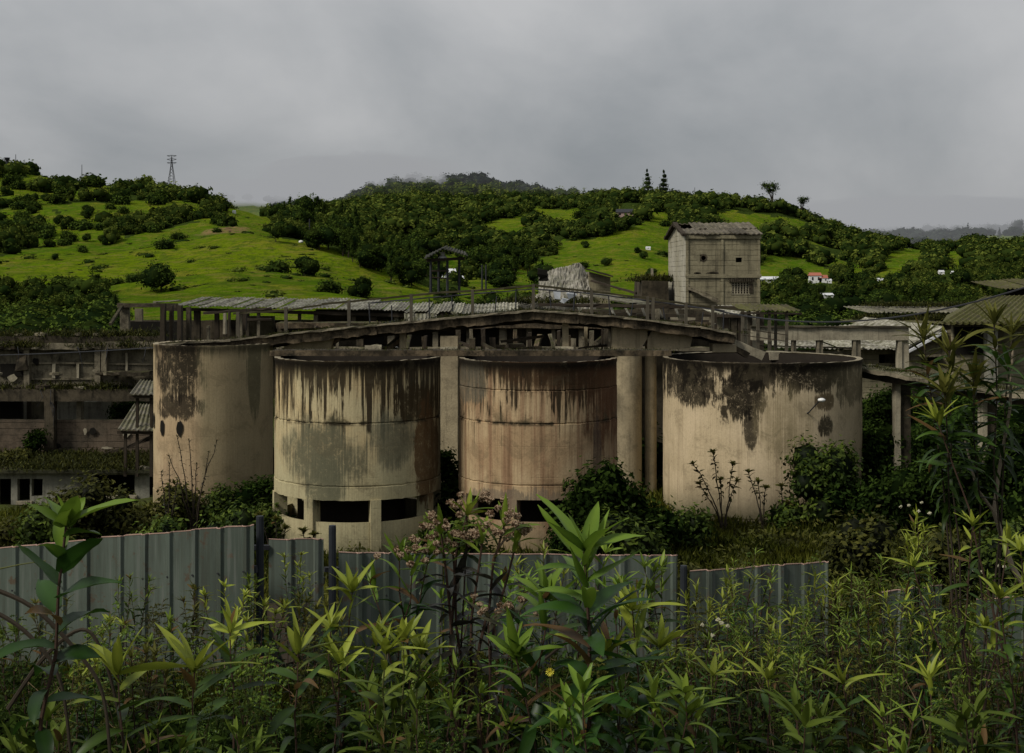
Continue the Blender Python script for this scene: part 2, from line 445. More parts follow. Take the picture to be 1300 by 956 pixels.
# overcast: the cloud deck brightens towards the zenith and dims slightly on the horizon
g = wn('ShaderNodeMapRange'); nt.links.new(sx.outputs['Z'], g.inputs[0]); g.inputs[1].default_value = 0.03; g.inputs[2].default_value = .95; g.inputs[3].default_value = .93; g.inputs[4].default_value = 1.9
vm = wn('ShaderNodeVectorMath'); vm.operation = 'SCALE'; nt.links.new(r1.outputs[0], vm.inputs[0]); nt.links.new(g.outputs[0], vm.inputs['Scale'])
sk = wn('ShaderNodeVectorMath'); sk.operation = 'SCALE'; nt.links.new(sky.outputs[0], sk.inputs[0]); sk.inputs['Scale'].default_value = .05
mx = wn('ShaderNodeMix'); mx.data_type = 'RGBA'; mx.inputs[0].default_value = .93
nt.links.new(sk.outputs[0], mx.inputs[6]); nt.links.new(vm.outputs[0], mx.inputs[7])
nt.links.new(mx.outputs[2], bg.inputs[0]); bg.inputs[1].default_value = 1.0

# ================================================================== terrain
PXC = np.array([-900, -400, 0, 150, 300, 400, 500, 600, 700, 800, 900, 1000, 1100, 1200, 1300, 1700, 2200], float)
ROWS = [
 (80,  None),
 (110, [425, 425, 422, 420, 425, 428, 430, 432, 434, 436, 438, 440, 440, 440, 438, 430, 420]),
 (150, [395, 398, 402, 398, 385, 384, 390, 398, 405, 410, 415, 418, 420, 420, 418, 410, 400]),
 (200, [355, 360, 368, 358, 342, 344, 366, 388, 398, 400, 405, 408, 410, 410, 408, 395, 380]),
 (250, [320, 328, 337, 330, 306, 314, 342, 378, 392, 394, 396, 400, 400, 398, 395, 380, 365]),
 (300, [300, 312, 325, 320, 296, 308, 350, 380, 388, 388, 390, 392, 392, 390, 386, 370, 350]),
 (360, [285, 298, 305, 300, 288, 318, 358, 374, 374, 375, 380, 384, 386, 384, 378, 358, 335]),
 (450, [262, 270, 278, 270, 281, 300, 332, 350, 350, 345, 358, 368, 372, 366, 358, 340, 318]),
 (560, [232, 238, 240, 242, 271, 288, 302, 320, 318, 308, 330, 346, 352, 346, 338, 320, 300]),
 (680, [214, 216, 219, 238, 284, 280, 276, 284, 280, 268, 284, 308, 332, 330, 322, 305, 285]),
 (820, [214, 218, 224, 248, 296, 276, 252, 256, 258, 252, 252, 266, 308, 322, 312, 300, 275]),
 (980, [250, 255, 262, 280, 310, 274, 234, 232, 252, 266, 276, 294, 316, 318, 304, 290, 265]),
 (1200,[290, 290, 290, 292, 290, 282, 248, 246, 262, 286, 300, 304, 306, 306, 298, 280, 262]),
 (1600,[300, 290, 270, 260, 255, 262, 275, 280, 290, 300, 300, 300, 298, 296, 294, 270, 262]),
 (2400,[310, 300, 290, 285, 284, 290, 290, 295, 300, 305, 305, 305, 305, 305, 300, 290, 280]),
]
YR = np.array([r[0] for r in ROWS], float)
GPX = np.arange(-900, 2201, 10.0)
TAB = []
for Yr, pr in ROWS:
    if pr is None: zr = gz(XX(GPX, Yr), np.full_like(GPX, Yr)) - .3
    else: zr = EYE - (np.interp(GPX, PXC, pr) - HOR) / FPX * Yr
    k = np.exp(-np.linspace(-2, 2, 9) ** 2); k /= k.sum()
    zr = np.convolve(np.pad(zr, 4, mode='edge'), k, mode='valid'); TAB.append(zr)
TAB = np.array(TAB)
NY = 260
GY = 80 * (2400 / 80) ** np.linspace(0, 1, NY)
# smooth along depth (in log depth)
lt = np.log(YR); lg = np.log(GY)
HZ = np.array([np.interp(lg, lt, TAB[:, i]) for i in range(len(GPX))]).T
k = np.exp(-np.linspace(-2, 2, 9) ** 2); k /= k.sum()
HZs = np.array([np.convolve(np.pad(HZ[:, i], 4, mode='edge'), k, mode='valid') for i in range(HZ.shape[1])]).T
HZs[0] = HZ[0]
def hillz(px, Y):
    u = np.clip((np.asarray(px, float) - GPX[0]) / 10.0, 0, len(GPX) - 1.001); v = np.clip((np.log(Y) - lg[0]) / (lg[1] - lg[0]), 0, NY - 1.001)
    i = u.astype(int); j = v.astype(int); fu = u - i; fv = v - j
    z = (HZs[j, i] * (1 - fu) + HZs[j, i + 1] * fu) * (1 - fv) + (HZs[j + 1, i] * (1 - fu) + HZs[j + 1, i + 1] * fu) * fv
    X = XX(np.asarray(px, float), Y)
    rel = smooth(85, 160, Y)
    return z + rel * (fbm(X / 42, Y / 42, 11) - .5) * (3 + np.asarray(Y) * .005) + rel * (fbm(X / 14, Y / 14, 12) - .5) * 2.6 + smooth(110, 160, Y) * (fbm(X / 30 + 3, Y / 18, 15) - .5) * 3.0

MEAD = [  # open pasture (everything else on the hills is wood)
 [(-300, 330), (0, 325), (60, 318), (150, 318), (262, 298), (300, 296), (345, 300), (400, 308), (470, 333), (545, 366), (560, 400), (-300, 440)],
 [(-300, 250), (60, 222), (130, 226), (190, 232), (182, 246), (110, 242), (60, 240)],
 [(0, 268), (60, 268), (95, 285), (60, 296), (0, 300)], [(70, 292), (150, 290), (165, 305), (90, 316), (30, 308)],
 [(225, 268), (285, 268), (275, 282), (228, 278)], [(284, 255), (346, 255), (348, 298), (292, 300)], [(170, 296), (262, 290), (262, 300), (170, 312)],
 [(655, 275), (684, 261), (728, 268), (752, 271), (748, 280), (692, 285)], [(596, 300), (640, 292), (642, 302), (598, 308)],
 [(628, 340), (700, 326), (742, 318), (775, 300), (800, 288), (830, 272), (862, 268), (862, 300), (862, 352), (770, 368), (700, 352), (640, 352)],
 [(600, 352), (860, 350), (860, 400), (560, 400)],
 [(958, 335), (975, 324), (1020, 328), (1055, 342), (1062, 358), (960, 360)], [(1062, 345), (1085, 330), (1100, 350), (1080, 360)],
 [(1110, 350), (1128, 322), (1150, 314), (1185, 322), (1172, 345)], [(990, 290), (1010, 284), (1032, 292), (1020, 300)], [(1180, 335), (1215, 318), (1235, 328), (1230, 345)],
 [(1205, 312), (1240, 300), (1300, 298), (1500, 290), (1500, 312), (1300, 312)], [(1196, 360), (1225, 362), (1222, 378), (1200, 372)], [(565, 305), (578, 305), (585, 345), (572, 345)],
]
def inpoly(px, py, poly):
    px = np.asarray(px); py = np.asarray(py); c = np.zeros(px.shape, bool); n = len(poly)
    for i in range(n):
        x1, y1 = poly[i]; x2, y2 = poly[(i + 1) % n]
        if y1 == y2: continue
        hit = ((y1 > py) != (y2 > py)) & (px < (x2 - x1) * (py - y1) / (y2 - y1) + x1); c ^= hit
    return c
def mead(px, py, Y):
    px = np.asarray(px, float) + (fbm(XX(px, Y) / 20, Y / 20, 21) - .5) * 26; py = np.asarray(py, float) + (fbm(XX(px, Y) / 20, Y / 20, 22) - .5) * 10
    c = np.zeros(px.shape, bool)
    for po in MEAD: c |= inpoly(px, py, po)
    XM = XX(px, Y); sp = fbm(XM / 26 + 9, Y / 34, 83) > .44
    c |= sp & (px < 285) & (py > 236) & (py < 322) & (Y < 700)
    c |= (fbm(XM / 30 + 2, Y / 40, 85) > .56) & (px > 560) & (py > 266) & (py < 350)
    c &= ~((Y < 240) & (py > 374) & (px < 150)) 
    return c

# --- hills mesh
gpx = np.concatenate([np.arange(-900, -60, 24), np.arange(-60, 1360, 4.0), np.arange(1360, 2201, 24)])
gy = 80 * (2400 / 80) ** np.linspace(0, 1, 420)
PXg, Yg = np.meshgrid(gpx, gy); Zg = hillz(PXg, Yg); Xg = XX(PXg, Yg)
PYg = HOR + (EYE - Zg) / Yg * FPX
mw = mead(PXg, PYg, Yg).astype(float)
nr, nc = PXg.shape
idx = np.arange(nr * nc).reshape(nr, nc)
F = np.stack([idx[:-1, :-1], idx[:-1, 1:], idx[1:, 1:], idx[1:, :-1]], -1).reshape(-1, 4)
m = M('hill_grass', .95); p = m.pos(); a = m.attr('meadow')
n_big = m.noise(m.scl(p, (.02, .02, .02)), 1, 5, .6); n_mid = m.noise(p, .12, 7, .7); n_f = m.noise(m.scl(p, (.8, .8, .8)), 1, 8, .75)
terr = m.noise(m.scl(p, (.05, .05, 1.1)), 1, 4, .6)
g1 = m.mix(n_big.step(.38, .62), (.098, .138, .005), (.048, .098, .004)); g1 = m.mix(n_mid.step(.5, .60) * .55, g1, (.16, .14, .02)); g1 = m.mix(terr.step(.52, .66) * .45, g1, (.045, .07, .008))
g1 = m.mix(n_f.step(.50, .58) * .6, g1, (.035, .058, .007)); tus = m.noise(p, .35, 6, .75); g1 = m.mix(tus.step(.53, .58) * .65, g1, (.04, .065, .008)); fr = m.noise(m.scl(p, (.3, .3, 3.2)), 1, 5, .6); g1 = m.mix(fr.step(.54, .60) * .5, g1, (.13, .12, .03)); g1 = m.mix(fr.step(.46, .41) * .5, g1, (.05, .085, .006))
fl = m.mix(n_f.step(.35, .65), (.014, .024, .005), (.035, .052, .01))
# small erosion scar
x, y, z = m.xyz(p)
e = (((x - (283 - 650) / FPX * 330) / 6.0).m('POWER', 2.0) + ((y - 330) / 22).m('POWER', 2.0)).inv().step(0, .5) * n_f.step(.4, .55)
col = m.mix(a.step(.25, .75), fl, g1); col = m.mix(e * .8, col, (.20, .12, .07))
m.b.inputs['Specular IOR Level'].default_value = 0.0; hm = m.out(col, n_f + tus * .8, .8, .7)
hills = mesh_obj('hills', np.stack([Xg, Yg, Zg], -1).reshape(-1, 3), F, hm, smooth_=True, attr={'meadow': mw.ravel()}); hills['kind'] = 'structure'

# --- near ground
gx = np.concatenate([np.arange(-110, -32, 4), np.arange(-32, 32, .45), np.arange(32, 111, 4)]); gyy = np.concatenate([np.arange(-30, 4, 2), np.arange(4, 62, .45), np.arange(62, 88, 1.5)])
Xn, Yn = np.meshgrid(gx, gyy); Zn = gz(Xn, Yn) + (fbm(Xn * 1.4, Yn * 1.4, 5) - .5) * .16
nr, nc = Xn.shape; idx = np.arange(nr * nc).reshape(nr, nc)
F = np.stack([idx[:-1, :-1], idx[:-1, 1:], idx[1:, 1:], idx[1:, :-1]], -1).reshape(-1, 4)
m = M('soil_and_moss', .95); p = m.pos(); a_ = m.noise(p, .6, 7, .7); b_ = m.noise(p, 5, 6, .75)
col = m.mix(a_.step(.4, .6), (.03, .032, .012), (.05, .062, .014)); col = m.mix(b_.step(.5, .7) * .7, col, (.028, .02, .012))
gm = m.out(col, b_, .6, .08)
ground = mesh_obj('ground', np.stack([Xn, Yn, Zn], -1).reshape(-1, 3), F, gm, smooth_=True); ground['kind'] = 'structure'
# distant plain closing the horizon
mb = MB(); mb.add([(-6000, 2300, -40), (6000, 2300, -40), (6000, 8000, -40), (-6000, 8000, -40)], [(0, 1, 2, 3)])
o = mb.build('terrain', hm); o['kind'] = 'structure'
def surf(X, Y):
    X = np.asarray(X, float); Y = np.asarray(Y, float)
    return np.where(Y < 84, gz(X, Y), hillz(X / np.maximum(Y, 1) * FPX + 650, np.maximum(Y, 80.01)))

# ================================================================== foliage makers
def leaf_quads(c, nrm, up, ln, wd, tint):
    """c: Nx3 centres; each leaf a diamond-ish 4-vert face"""
    N = len(c); side = np.cross(nrm, up); side /= np.linalg.norm(side, axis=1, keepdims=True) + 1e-6
    ln = ln.reshape(-1, 1); wd = wd.reshape(-1, 1)
    v = np.stack([c - up * ln * .5, c + side * wd * .5, c + up * ln * .5, c - side * wd * .5], 1).reshape(-1, 3)
    f = np.arange(N * 4).reshape(N, 4)
    return v, f, np.repeat(tint, 4)
def unit(n, r=rng):
    v = r.normal(size=(n, 3)); return v / np.linalg.norm(v, axis=1, keepdims=True)
def crown(nl, leaf, lobes, r=rng, asp=2.0, inner=.55, tuft=10, sc=1.15):
    """lobes: list of (cx,cy,cz,rx,ry,rz). clumpy leaf cloud"""
    lob = np.array(lobes, float); vol = (lob[:, 3] * lob[:, 4] + lob[:, 5] * lob[:, 3]); pr = vol / vol.sum()
    nt_ = max(1, nl // tuft); li = r.choice(len(lob), nt_, p=pr); d = unit(nt_, r); rad = inner + (1 - inner) * r.random((nt_, 1)) ** .6
    rad *= (0.86 + .28 * fbm(d[:, 0] * 2.1 + li * 7, d[:, 2] * 2.1 + d[:, 1], 31)).reshape(-1, 1)
    tc_ = lob[li, :3] + d * lob[li, 3:6] * rad
    out = rad[:, 0]
    c = np.repeat(tc_, tuft, 0) + r.normal(size=(nt_ * tuft, 3)) * leaf * sc
    n = len(c); nrm = np.repeat(d, tuft, 0) + unit(n, r) * .8 + np.array([0, 0, .5]); nrm /= np.linalg.norm(nrm, axis=1, keepdims=True)
    up = unit(n, r); up -= nrm * (up * nrm).sum(1, keepdims=True); up /= np.linalg.norm(up, axis=1, keepdims=True) + 1e-6
    tf = r.random(nt_) * .5
    tint = np.clip(.15 + .28 * d[:, 2] + .55 * (out - .7) + tf, 0, 1)  # upper and outer leaves painted lighter, inner ones darker, as light would fall
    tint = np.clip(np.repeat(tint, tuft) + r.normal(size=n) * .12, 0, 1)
    s = leaf * (.7 + .6 * r.random(n))
    return leaf_quads(c, nrm, up, s * asp ** .5, s / asp ** .5, tint)
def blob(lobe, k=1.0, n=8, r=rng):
    """inner mass of a crown lobe, lowest tint for the shade inside (lat/long ball, lumpy)"""
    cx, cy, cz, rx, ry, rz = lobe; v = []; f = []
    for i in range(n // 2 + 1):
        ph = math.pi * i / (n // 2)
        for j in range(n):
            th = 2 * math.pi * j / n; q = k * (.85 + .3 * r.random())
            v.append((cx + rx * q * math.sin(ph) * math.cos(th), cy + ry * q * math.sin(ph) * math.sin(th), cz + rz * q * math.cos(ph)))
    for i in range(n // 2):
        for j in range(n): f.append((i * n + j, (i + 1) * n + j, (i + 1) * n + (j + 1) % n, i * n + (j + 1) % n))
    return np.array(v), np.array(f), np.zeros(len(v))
def join(parts):
    V = []; Fs = []; T = []; o = 0
    for v, f, t in parts: V.append(v); Fs.append(f + o); T.append(t); o += len(v)
    return np.concatenate(V), np.concatenate(Fs), np.concatenate(T)
def lobes_for(h, w, kind, r=rng):
    L = []
    if kind == 'round':
        for _ in range(6):
            a = r.random() * 6.28; q = w * .26 * r.random(); s = w * (.27 + .12 * r.random())
            L.append((math.cos(a) * q * 1.3, math.sin(a) * q * 1.3, h * (.30 + .40 * r.random()), s, s, s * .82))
    elif kind == 'tall':
        for i in range(6):
            t = i / 5; s = w * (.30 - .16 * t) * (.85 + .3 * r.random())
            L.append((r.normal() * w * .1, r.normal() * w * .1, h * (.34 + .58 * t), s, s, h * .13))
    elif kind == 'cone':
        for i in range(7):
            t = i / 6; s = w * .5 * (1 - t) * (.9 + .2 * r.random()) + .12 * w
            L.append((r.normal() * w * .03, r.normal() * w * .03, h * (.16 + .8 * t), s, s, h * .075))
    elif kind == 'low':
        for _ in range(8):
            a = r.random() * 6.28; q = w * .32 * r.random() ** .5; s = w * (.2 + .1 * r.random())
            L.append((math.cos(a) * q, math.sin(a) * q, h * (.32 + .36 * r.random()), s, s, h * .32))
    elif kind == 'open':
        for _ in range(6):
            a = r.random() * 6.28; q = w * .36 * r.random(); s = w * (.14 + .06 * r.random())
            L.append((math.cos(a) * q, math.sin(a) * q, h * (.62 + .32 * r.random()), s, s, s * .6))
    return L

LF_HILL = mat_leaf('hill_tree_leaves', (.011, .022, .005), (.034, .052, .010), (.095, .118, .020), .15, .8, .1)
LF_DARK = mat_leaf('dark_tree_leaves', (.007, .014, .004), (.024, .042, .008), (.066, .098, .015), .15, .8, .1)
LF_PEAK = mat_leaf('summit_tree_leaves', (.007, .012, .009), (.018, .026, .018), (.038, .048, .028), .1, .8, .1)  # bluish dark tone paints the mist over the summit into the leaves
LF_MIST = mat_leaf('misty_tree_leaves', (.012, .02, .014), (.022, .032, .024), (.040, .052, .035), .1, .8, .1)  # distance haze mixed into the leaf colour
LF_BUSH = mat_leaf('bush_leaves', (.004, .009, .002), (.024, .043, .007), (.085, .12, .016), .25, .6, .15)
LF_BDARK = mat_leaf('dark_bush_leaves', (.003, .007, .002), (.011, .021, .005), (.034, .058, .010), .25, .6, .12)
LF_OLIVE = mat_leaf('olive_shrub_leaves', (.007, .009, .003), (.032, .038, .008), (.10, .10, .02), .3, .6, .15)
LF_PLANT = mat_leaf('plant_leaves', (.007, .017, .003), (.036, .074, .010), (.17, .235, .027), .3, .42, .3, .3)
LF_BIG = mat_leaf('broad_leaves', (.006, .020, .004), (.026, .068, .010), (.12, .19, .02), .3, .38, .3, .12)
LF_PURP = mat_leaf('purple_leaves', (.010, .011, .008), (.03, .028, .02), (.06, .06, .028), .3, .4, .3, .1)
LF_YEL = mat_leaf('yellow_tip_leaves', (.012, .026, .004), (.07, .105, .012), (.25, .29, .035), .3, .42, .3, .15)
GRASS = mat_leaf('grass_blades', (.012, .017, .003), (.052, .062, .010), (.14, .145, .025), .3, .6, .1)
BARK = mat_plain('bark', (.035, .028, .02), .9, .4)
STEM = mat_plain('plant_stem', (.045, .028, .02), .7, .4, 12)
STEMG = mat_plain('green_stem', (.07, .075, .025), .7, .4, 12)
SEED = mat_plain('seed_heads', (.22, .125, .085), .9, .7, 60)
SEEDW = mat_plain('white_flower_heads', (.42, .40, .28), .9, .5, 60)
m = M('seed_specks', .9); q = m.noise(m.pos(), 90, 2, .6); SEED = m.out(m.mix(q.step(.45, .56), (.10, .058, .032), (.40, .30, .20)))

def proto_tree(nl, leaf, h, w, kind, seed, core=.72, tuft=8, trunk=True):
    r = np.random.default_rng(seed); L = lobes_for(h, w, kind, r)
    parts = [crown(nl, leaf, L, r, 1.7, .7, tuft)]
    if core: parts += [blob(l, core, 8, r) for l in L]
    cr = join(parts); t = MB()
    if trunk:
        t.tube([(0, 0, -.6), (r.normal() * .03 * h, r.normal() * .03 * h, h * .3), (r.normal() * .03 * h, 0, h * .62)], .03 * h, .012 * h, 6)
        for l in L[:4]: t.tube([(0, 0, h * .28), (l[0] * .6, l[1] * .6, l[2] * .8), (l[0], l[1], l[2])], .014 * h, .005 * h, 4)
    return cr, t
def tree_meshes(name, cr, t, mat):
    v, f, ti = cr; c = mesh_obj('crown', v, f, mat, attr={'tint': ti}); k = t.build('trunk', BARK)
    COL.objects.unlink(c); COL.objects.unlink(k); cd, kd = c.data, k.data; bpy.data.objects.remove(c); bpy.data.objects.remove(k)
    return cd, kd
def place_tree(name, data, X, Y, s, label, group=None, rz=0, sz=None, z=None, cat='tree'):
    z = float(surf(X, Y)) - (.9 * s if Y > 84 and name in ('pasture_bush', 'slope_tree', 'pasture_tree') else 0) if z is None else z
    e = thing(name, label, cat, (X, Y, z), group); e.scale = (s, s, sz or s); e.rotation_euler.z = rz
    for nm, d in (('crown', data[0]), ('trunk', data[1])):
        o = bpy.data.objects.new(nm, d); COL.objects.link(o); o.parent = e
    return e
def ray_place(px, py, Y0=85, Y1=2300):
    """first hill point seen at that photo position"""
    Ys = np.exp(np.linspace(math.log(Y0), math.log(Y1), 700)); z = hillz(np.full_like(Ys, px), Ys); q = HOR + (EYE - z) / Ys * FPX
    run = np.minimum.accumulate(q); k = np.nonzero(run <= py)[0]
    return (float(XX(px, Ys[k[0]])), float(Ys[k[0]])) if len(k) else None
# ================================================================== hillside woods
PR = {}
for kind, k in (('round', 3), ('tall', 2), ('cone', 2), ('low', 2), ('open', 2)):
    for i in range(k):
        h, w_ = {'round': (7.5, 8), 'tall': (14, 6), 'cone': (13, 5.5), 'low': (3.4, 5), 'open': (12, 9)}[kind]
        PR[kind, i] = (proto_tree(900, .42, h, w_, kind, 100 + i * 7 + len(kind), .78 if kind != 'open' else .5), h, w_)
DATA = {}
for k_, (pt, h, w_) in PR.items():
    for mn, mt in (('hill', LF_HILL), ('dark', LF_DARK), ('mist', LF_MIST)):
        DATA[k_ + (mn,)] = None
def tdata(kind, i, mn):
    k_ = (kind, i, mn)
    if DATA.get(k_) is None:
        DATA[k_] = tree_meshes('t', PR[kind, i][0][0], PR[kind, i][0][1], {'hill': LF_HILL, 'dark': LF_DARK, 'mist': LF_MIST}[mn])
    return DATA[k_]
NK = {'round': 3, 'tall': 2, 'cone': 2, 'low': 2, 'open': 2}
def hill_tree(px, py, kind, mat, hpx, name, label, group=None, Y=None, cat='tree'):
    """tree whose foot is seen at (px,py) and which is hpx tall in the photo"""
    if Y is None:
        q = ray_place(px, py)
        if q is None: return
        X, Y = q
    else: X = float(XX(px, Y))
    i = random.randrange(NK[kind]); h = PR[kind, i][1]; s = hpx / FPX * Y / h
    return place_tree(name, tdata(kind, i, mat), X, Y, s, label, group, random.uniform(0, 6.28))
# trees one can pick out
singles = [
 (822, 254, 'cone', 'dark', 40, 'conifer', 'dark pointed conifer on the ridge, left one of the close pair', 820),
 (843, 252, 'cone', 'dark', 42, 'conifer', 'dark pointed conifer on the ridge, right one of the close pair', 820),
 (981, 260, 'open', 'dark', 42, 'ridge_tree', 'tall open crowned tree standing on the ridge right of the concrete tower', 820),
 (1017, 270, 'open', 'dark', 30, 'ridge_tree', 'small thin umbrella shaped tree at the right end of the ridge', 800),
 (205, 378, 'round', 'dark', 48, 'pasture_tree', 'large dark rounded tree alone in the lower pasture above the long shed', 170),
 (150, 363, 'low', 'dark', 17, 'pasture_bush', 'low bush left of the large rounded tree in the pasture', 185),
 (172, 362, 'low', 'dark', 17, 'pasture_bush', 'low bush touching the left side of the large rounded pasture tree', 182),
 (355, 366, 'low', 'dark', 26, 'pasture_bush', 'dark bush on the grass mound, leftmost of the row above the shed roof', 200),
 (386, 368, 'round', 'dark', 34, 'pasture_bush', 'dark bush on the grass mound, second and tallest of the row above the shed roof', 200),
 (420, 384, 'low', 'dark', 26, 'pasture_bush', 'dark bush low on the grass mound just above the shed roof', 165),
 (459, 380, 'round', 'dark', 34, 'pasture_bush', 'dark round bush at the right foot of the grass mound', 165),
 (69, 318, 'round', 'dark', 12, 'pasture_bush', 'small round bush by itself at the upper edge of the left pasture', 255),
 (76, 392, 'tall', 'hill', 24, 'pasture_tree', 'upright green tree left of centre in the tree belt behind the ruined hall', 130),
 (106, 386, 'round', 'hill', 26, 'pasture_tree', 'light green tree on the bank at the top of the tree belt', 140),
 (236, 243, 'tall', 'dark', 14, 'ridge_tree', 'loose tree on the skyline just right of the pylon', 640),
 (150, 230, 'round', 'dark', 8, 'ridge_tree', 'small round tree alone on the left skyline', 680),
 (178, 234, 'round', 'dark', 8, 'ridge_tree', 'small low tree on the left skyline nearest the pylon', 680),
 (1102, 288+24, 'round', 'mist', 18, 'misty_tree', 'broad dark tree on the misty right hilltop left of the conifers', 1150),
 (1155, 362, 'cone', 'dark', 40, 'valley_tree', 'tall dark pine standing right of the red roofed house', 330),
 (1082, 395, 'tall', 'dark', 62, 'valley_tree', 'very tall dark tree in the valley right of the white house', 260),
 (1132, 392, 'tall', 'dark', 45, 'valley_tree', 'tall dark tree behind the mossy warehouse roof', 270),
 (826, 352, 'round', 'hill', 14, 'pasture_bush', 'green bush growing on the concrete box beside the tower', None),
]
for px, py, kind, mat, hp, nm, lb, Y in singles: hill_tree(px, py, kind, mat, hp, nm, lb, None, Y)
# individuals in groups that nothing tells apart
def group_trees(n, box, kinds, mat, hp, name, label, group, test=None, Y0=85):
    k = 0; t = 0; r = np.random.default_rng(abs(hash(label)) % 1000 if False else len(label) * 13 + n)
    while k < n and t < n * 60:
        t += 1; px = box[0] + (box[2] - box[0]) * r.random(); py = box[1] + (box[3] - box[1]) * r.random()
        if test and not test(px, py): continue
        q = ray_place(px, py, Y0)
        if q is None: continue
        if bool(mead(np.array([px]), np.array([py]), np.array([q[1]]))[0]) and not test: continue
        kd = kinds[int(r.random() * len(kinds))]; i = int(r.random() * NK[kd]); h = PR[kd, i][1]
        s = hp * (.7 + .6 * r.random()) / FPX * q[1] / h
        place_tree(name, tdata(kd, i, mat), q[0], q[1], s, label, group, r.random() * 6.28, s * (.85 + .3 * r.random())); k += 1
group_trees(60, (-40, 385, 150, 428), ['round', 'round', 'tall'], 'hill', 30, 'belt_tree', 'dark leafy tree in the dense belt behind the ruined hall wall', 'trees in the belt behind the ruined hall', lambda a, b: b > 372 + max(0, (a - 40) * .22))
group_trees(70, (345, 275, 545, 365), ['tall', 'tall', 'round'], 'dark', 30, 'grove_tree', 'tall dark tree of the grove behind the grass mound', 'trees of the dark grove behind the grass mound', lambda a, b: b > 278 + max(0, (a - 400) * .35) and b < 308 + max(0, (a - 400) * .45) + 10)
group_trees(60, (0, 235, 290, 320), ['low', 'round', 'low'], 'dark', 15, 'slope_tree', 'rounded dark tree dotted over the left hill slope', 'trees dotted over the left hill slope', lambda a, b: True)
group_trees(26, (600, 270, 850, 350), ['round', 'low'], 'dark', 13, 'slope_tree', 'small rounded tree scattered on the bright central pasture', 'trees on the bright central pasture', lambda a, b: True)
group_trees(34, (570, 330, 690, 385), ['tall', 'round'], 'dark', 32, 'valley_tree', 'tall dark tree of the valley wood right of the little tin shelter', 'trees of the valley wood by the tin shelter', lambda a, b: b > 330 + abs(a - 620) * .25 and b < 372)
group_trees(46, (965, 362, 1240, 400), ['round', 'tall', 'round'], 'dark', 24, 'valley_tree', 'dark leafy tree in the valley behind the warehouse roofs', 'valley trees behind the warehouse roofs', lambda a, b: True)
group_trees(14, (1195, 285, 1330, 303), ['cone', 'round'], 'mist', 15, 'misty_tree', 'misty dark tree along the far right hilltop', 'misty trees along the far right hilltop', lambda a, b: True, 900)

HB = [(966, 989, 353, 359), (1029, 1056, 348, 359), (1079, 1089, 379, 384), (1040, 1057, 374, 378), (1112, 1121, 355, 362), (1192, 1199, 343, 348), (1208, 1216, 344, 348), (1232, 1246, 368, 373), (551, 587, 343, 358), (820, 826, 313, 316), (784, 804, 267, 275), (1140, 1150, 352, 356)]
def nearhouse(px, py):
    k = np.zeros(np.shape(px), bool)
    for a, b, c, d in HB: k |= (px > a - 6) & (px < b + 6) & (py > c - 2) & (py < d + 13)
    return k
for o in [o for o in list(bpy.data.objects) if o.type == 'EMPTY' and o.get('group') and o.location.y > 84]:
    qx = 650 + o.location.x / o.location.y * FPX; qy = HOR + (EYE - o.location.z) / o.location.y * FPX
    if nearhouse(np.array(qx), np.array(qy)):
        for c_ in [c_ for c_ in bpy.data.objects if c_.parent == o]: bpy.data.objects.remove(c_)
        bpy.data.objects.remove(o)
# the wood itself: one uncountable mass
def merged_wood(name, n, label, cat, proto_specs, yr, pxr, mat, hfun, seed, keep=None):
    r = np.random.default_rng(seed); V = []; Fs = []; T = []; o = 0
    px = pxr[0] + (pxr[1] - pxr[0]) * r.random(n * 6); Y = np.exp(math.log(yr[0]) + (math.log(yr[1]) - math.log(yr[0])) * r.random(n * 6))
    z = hillz(px, Y); py = HOR + (EYE - z) / Y * FPX
    ok = ~mead(px, py, Y)
    edge = fbm(XX(px, Y) / 30, Y / 30, 44) > .36; ok &= edge
    # only keep what could be seen: compare with the running horizon from the eye
    Yc = GY[::2]
    vis = np.ones(len(px), bool)
    zc = np.array([hillz(px, np.full_like(px, yy)) for yy in Yc]); qc = HOR + (EYE - zc) / Yc[:, None] * FPX
    for i in range(len(px)):
        kk = Yc < Y[i] * .97
        if kk.any() and qc[kk, i].min() < py[i] - 9 * FPX / Y[i] - 3: vis[i] = False
    ok &= vis; ok &= ~nearhouse(px, py)
    if keep is not None: ok &= keep(px, py, Y)
    ids = np.nonzero(ok)[0][:n]
    for i in ids:
        kd, pi = proto_specs[int(r.random() * len(proto_specs))]
        (v, f, t) = pi; h = hfun(px[i], py[i], Y[i], r); a = r.random() * 6.28; ca, sa = math.cos(a), math.sin(a)
        sx_ = h * (.85 + .4 * r.random()); vv = np.stack([(v[:, 0] * ca - v[:, 1] * sa) * sx_, (v[:, 0] * sa + v[:, 1] * ca) * sx_, v[:, 2] * h], 1)
        vv += np.array([XX(px[i], Y[i]), Y[i], z[i] - h * .12]); V.append(vv); Fs.append(f + o); T.append(np.clip(t + r.normal() * .24 + .05, 0, 1)); o += len(v)
    print(name, len(ids), sum(len(f) for f in Fs))
    ob = mesh_obj(name, np.concatenate(V), np.concatenate(Fs), mat, attr={'tint': np.concatenate(T)}); tag(ob, label, cat, kind='stuff'); return ob
def low_proto(kind, nl, leaf, h, w_, seed):
    r = np.random.default_rng(seed); L = lobes_for(h, w_, kind, r)
    v, f, t = join([crown(nl, leaf, L, r, 1.5, .84, 6, .5)] + [blob(l, .82, 6, r) for l in L[:4]])
    return v / h, f, t
pn = [('r', low_proto('round', 330, .55, 7, 8.5, 900 + i)) for i in range(6)] + [('t', low_proto('tall', 300, .6, 10, 6, 950))]
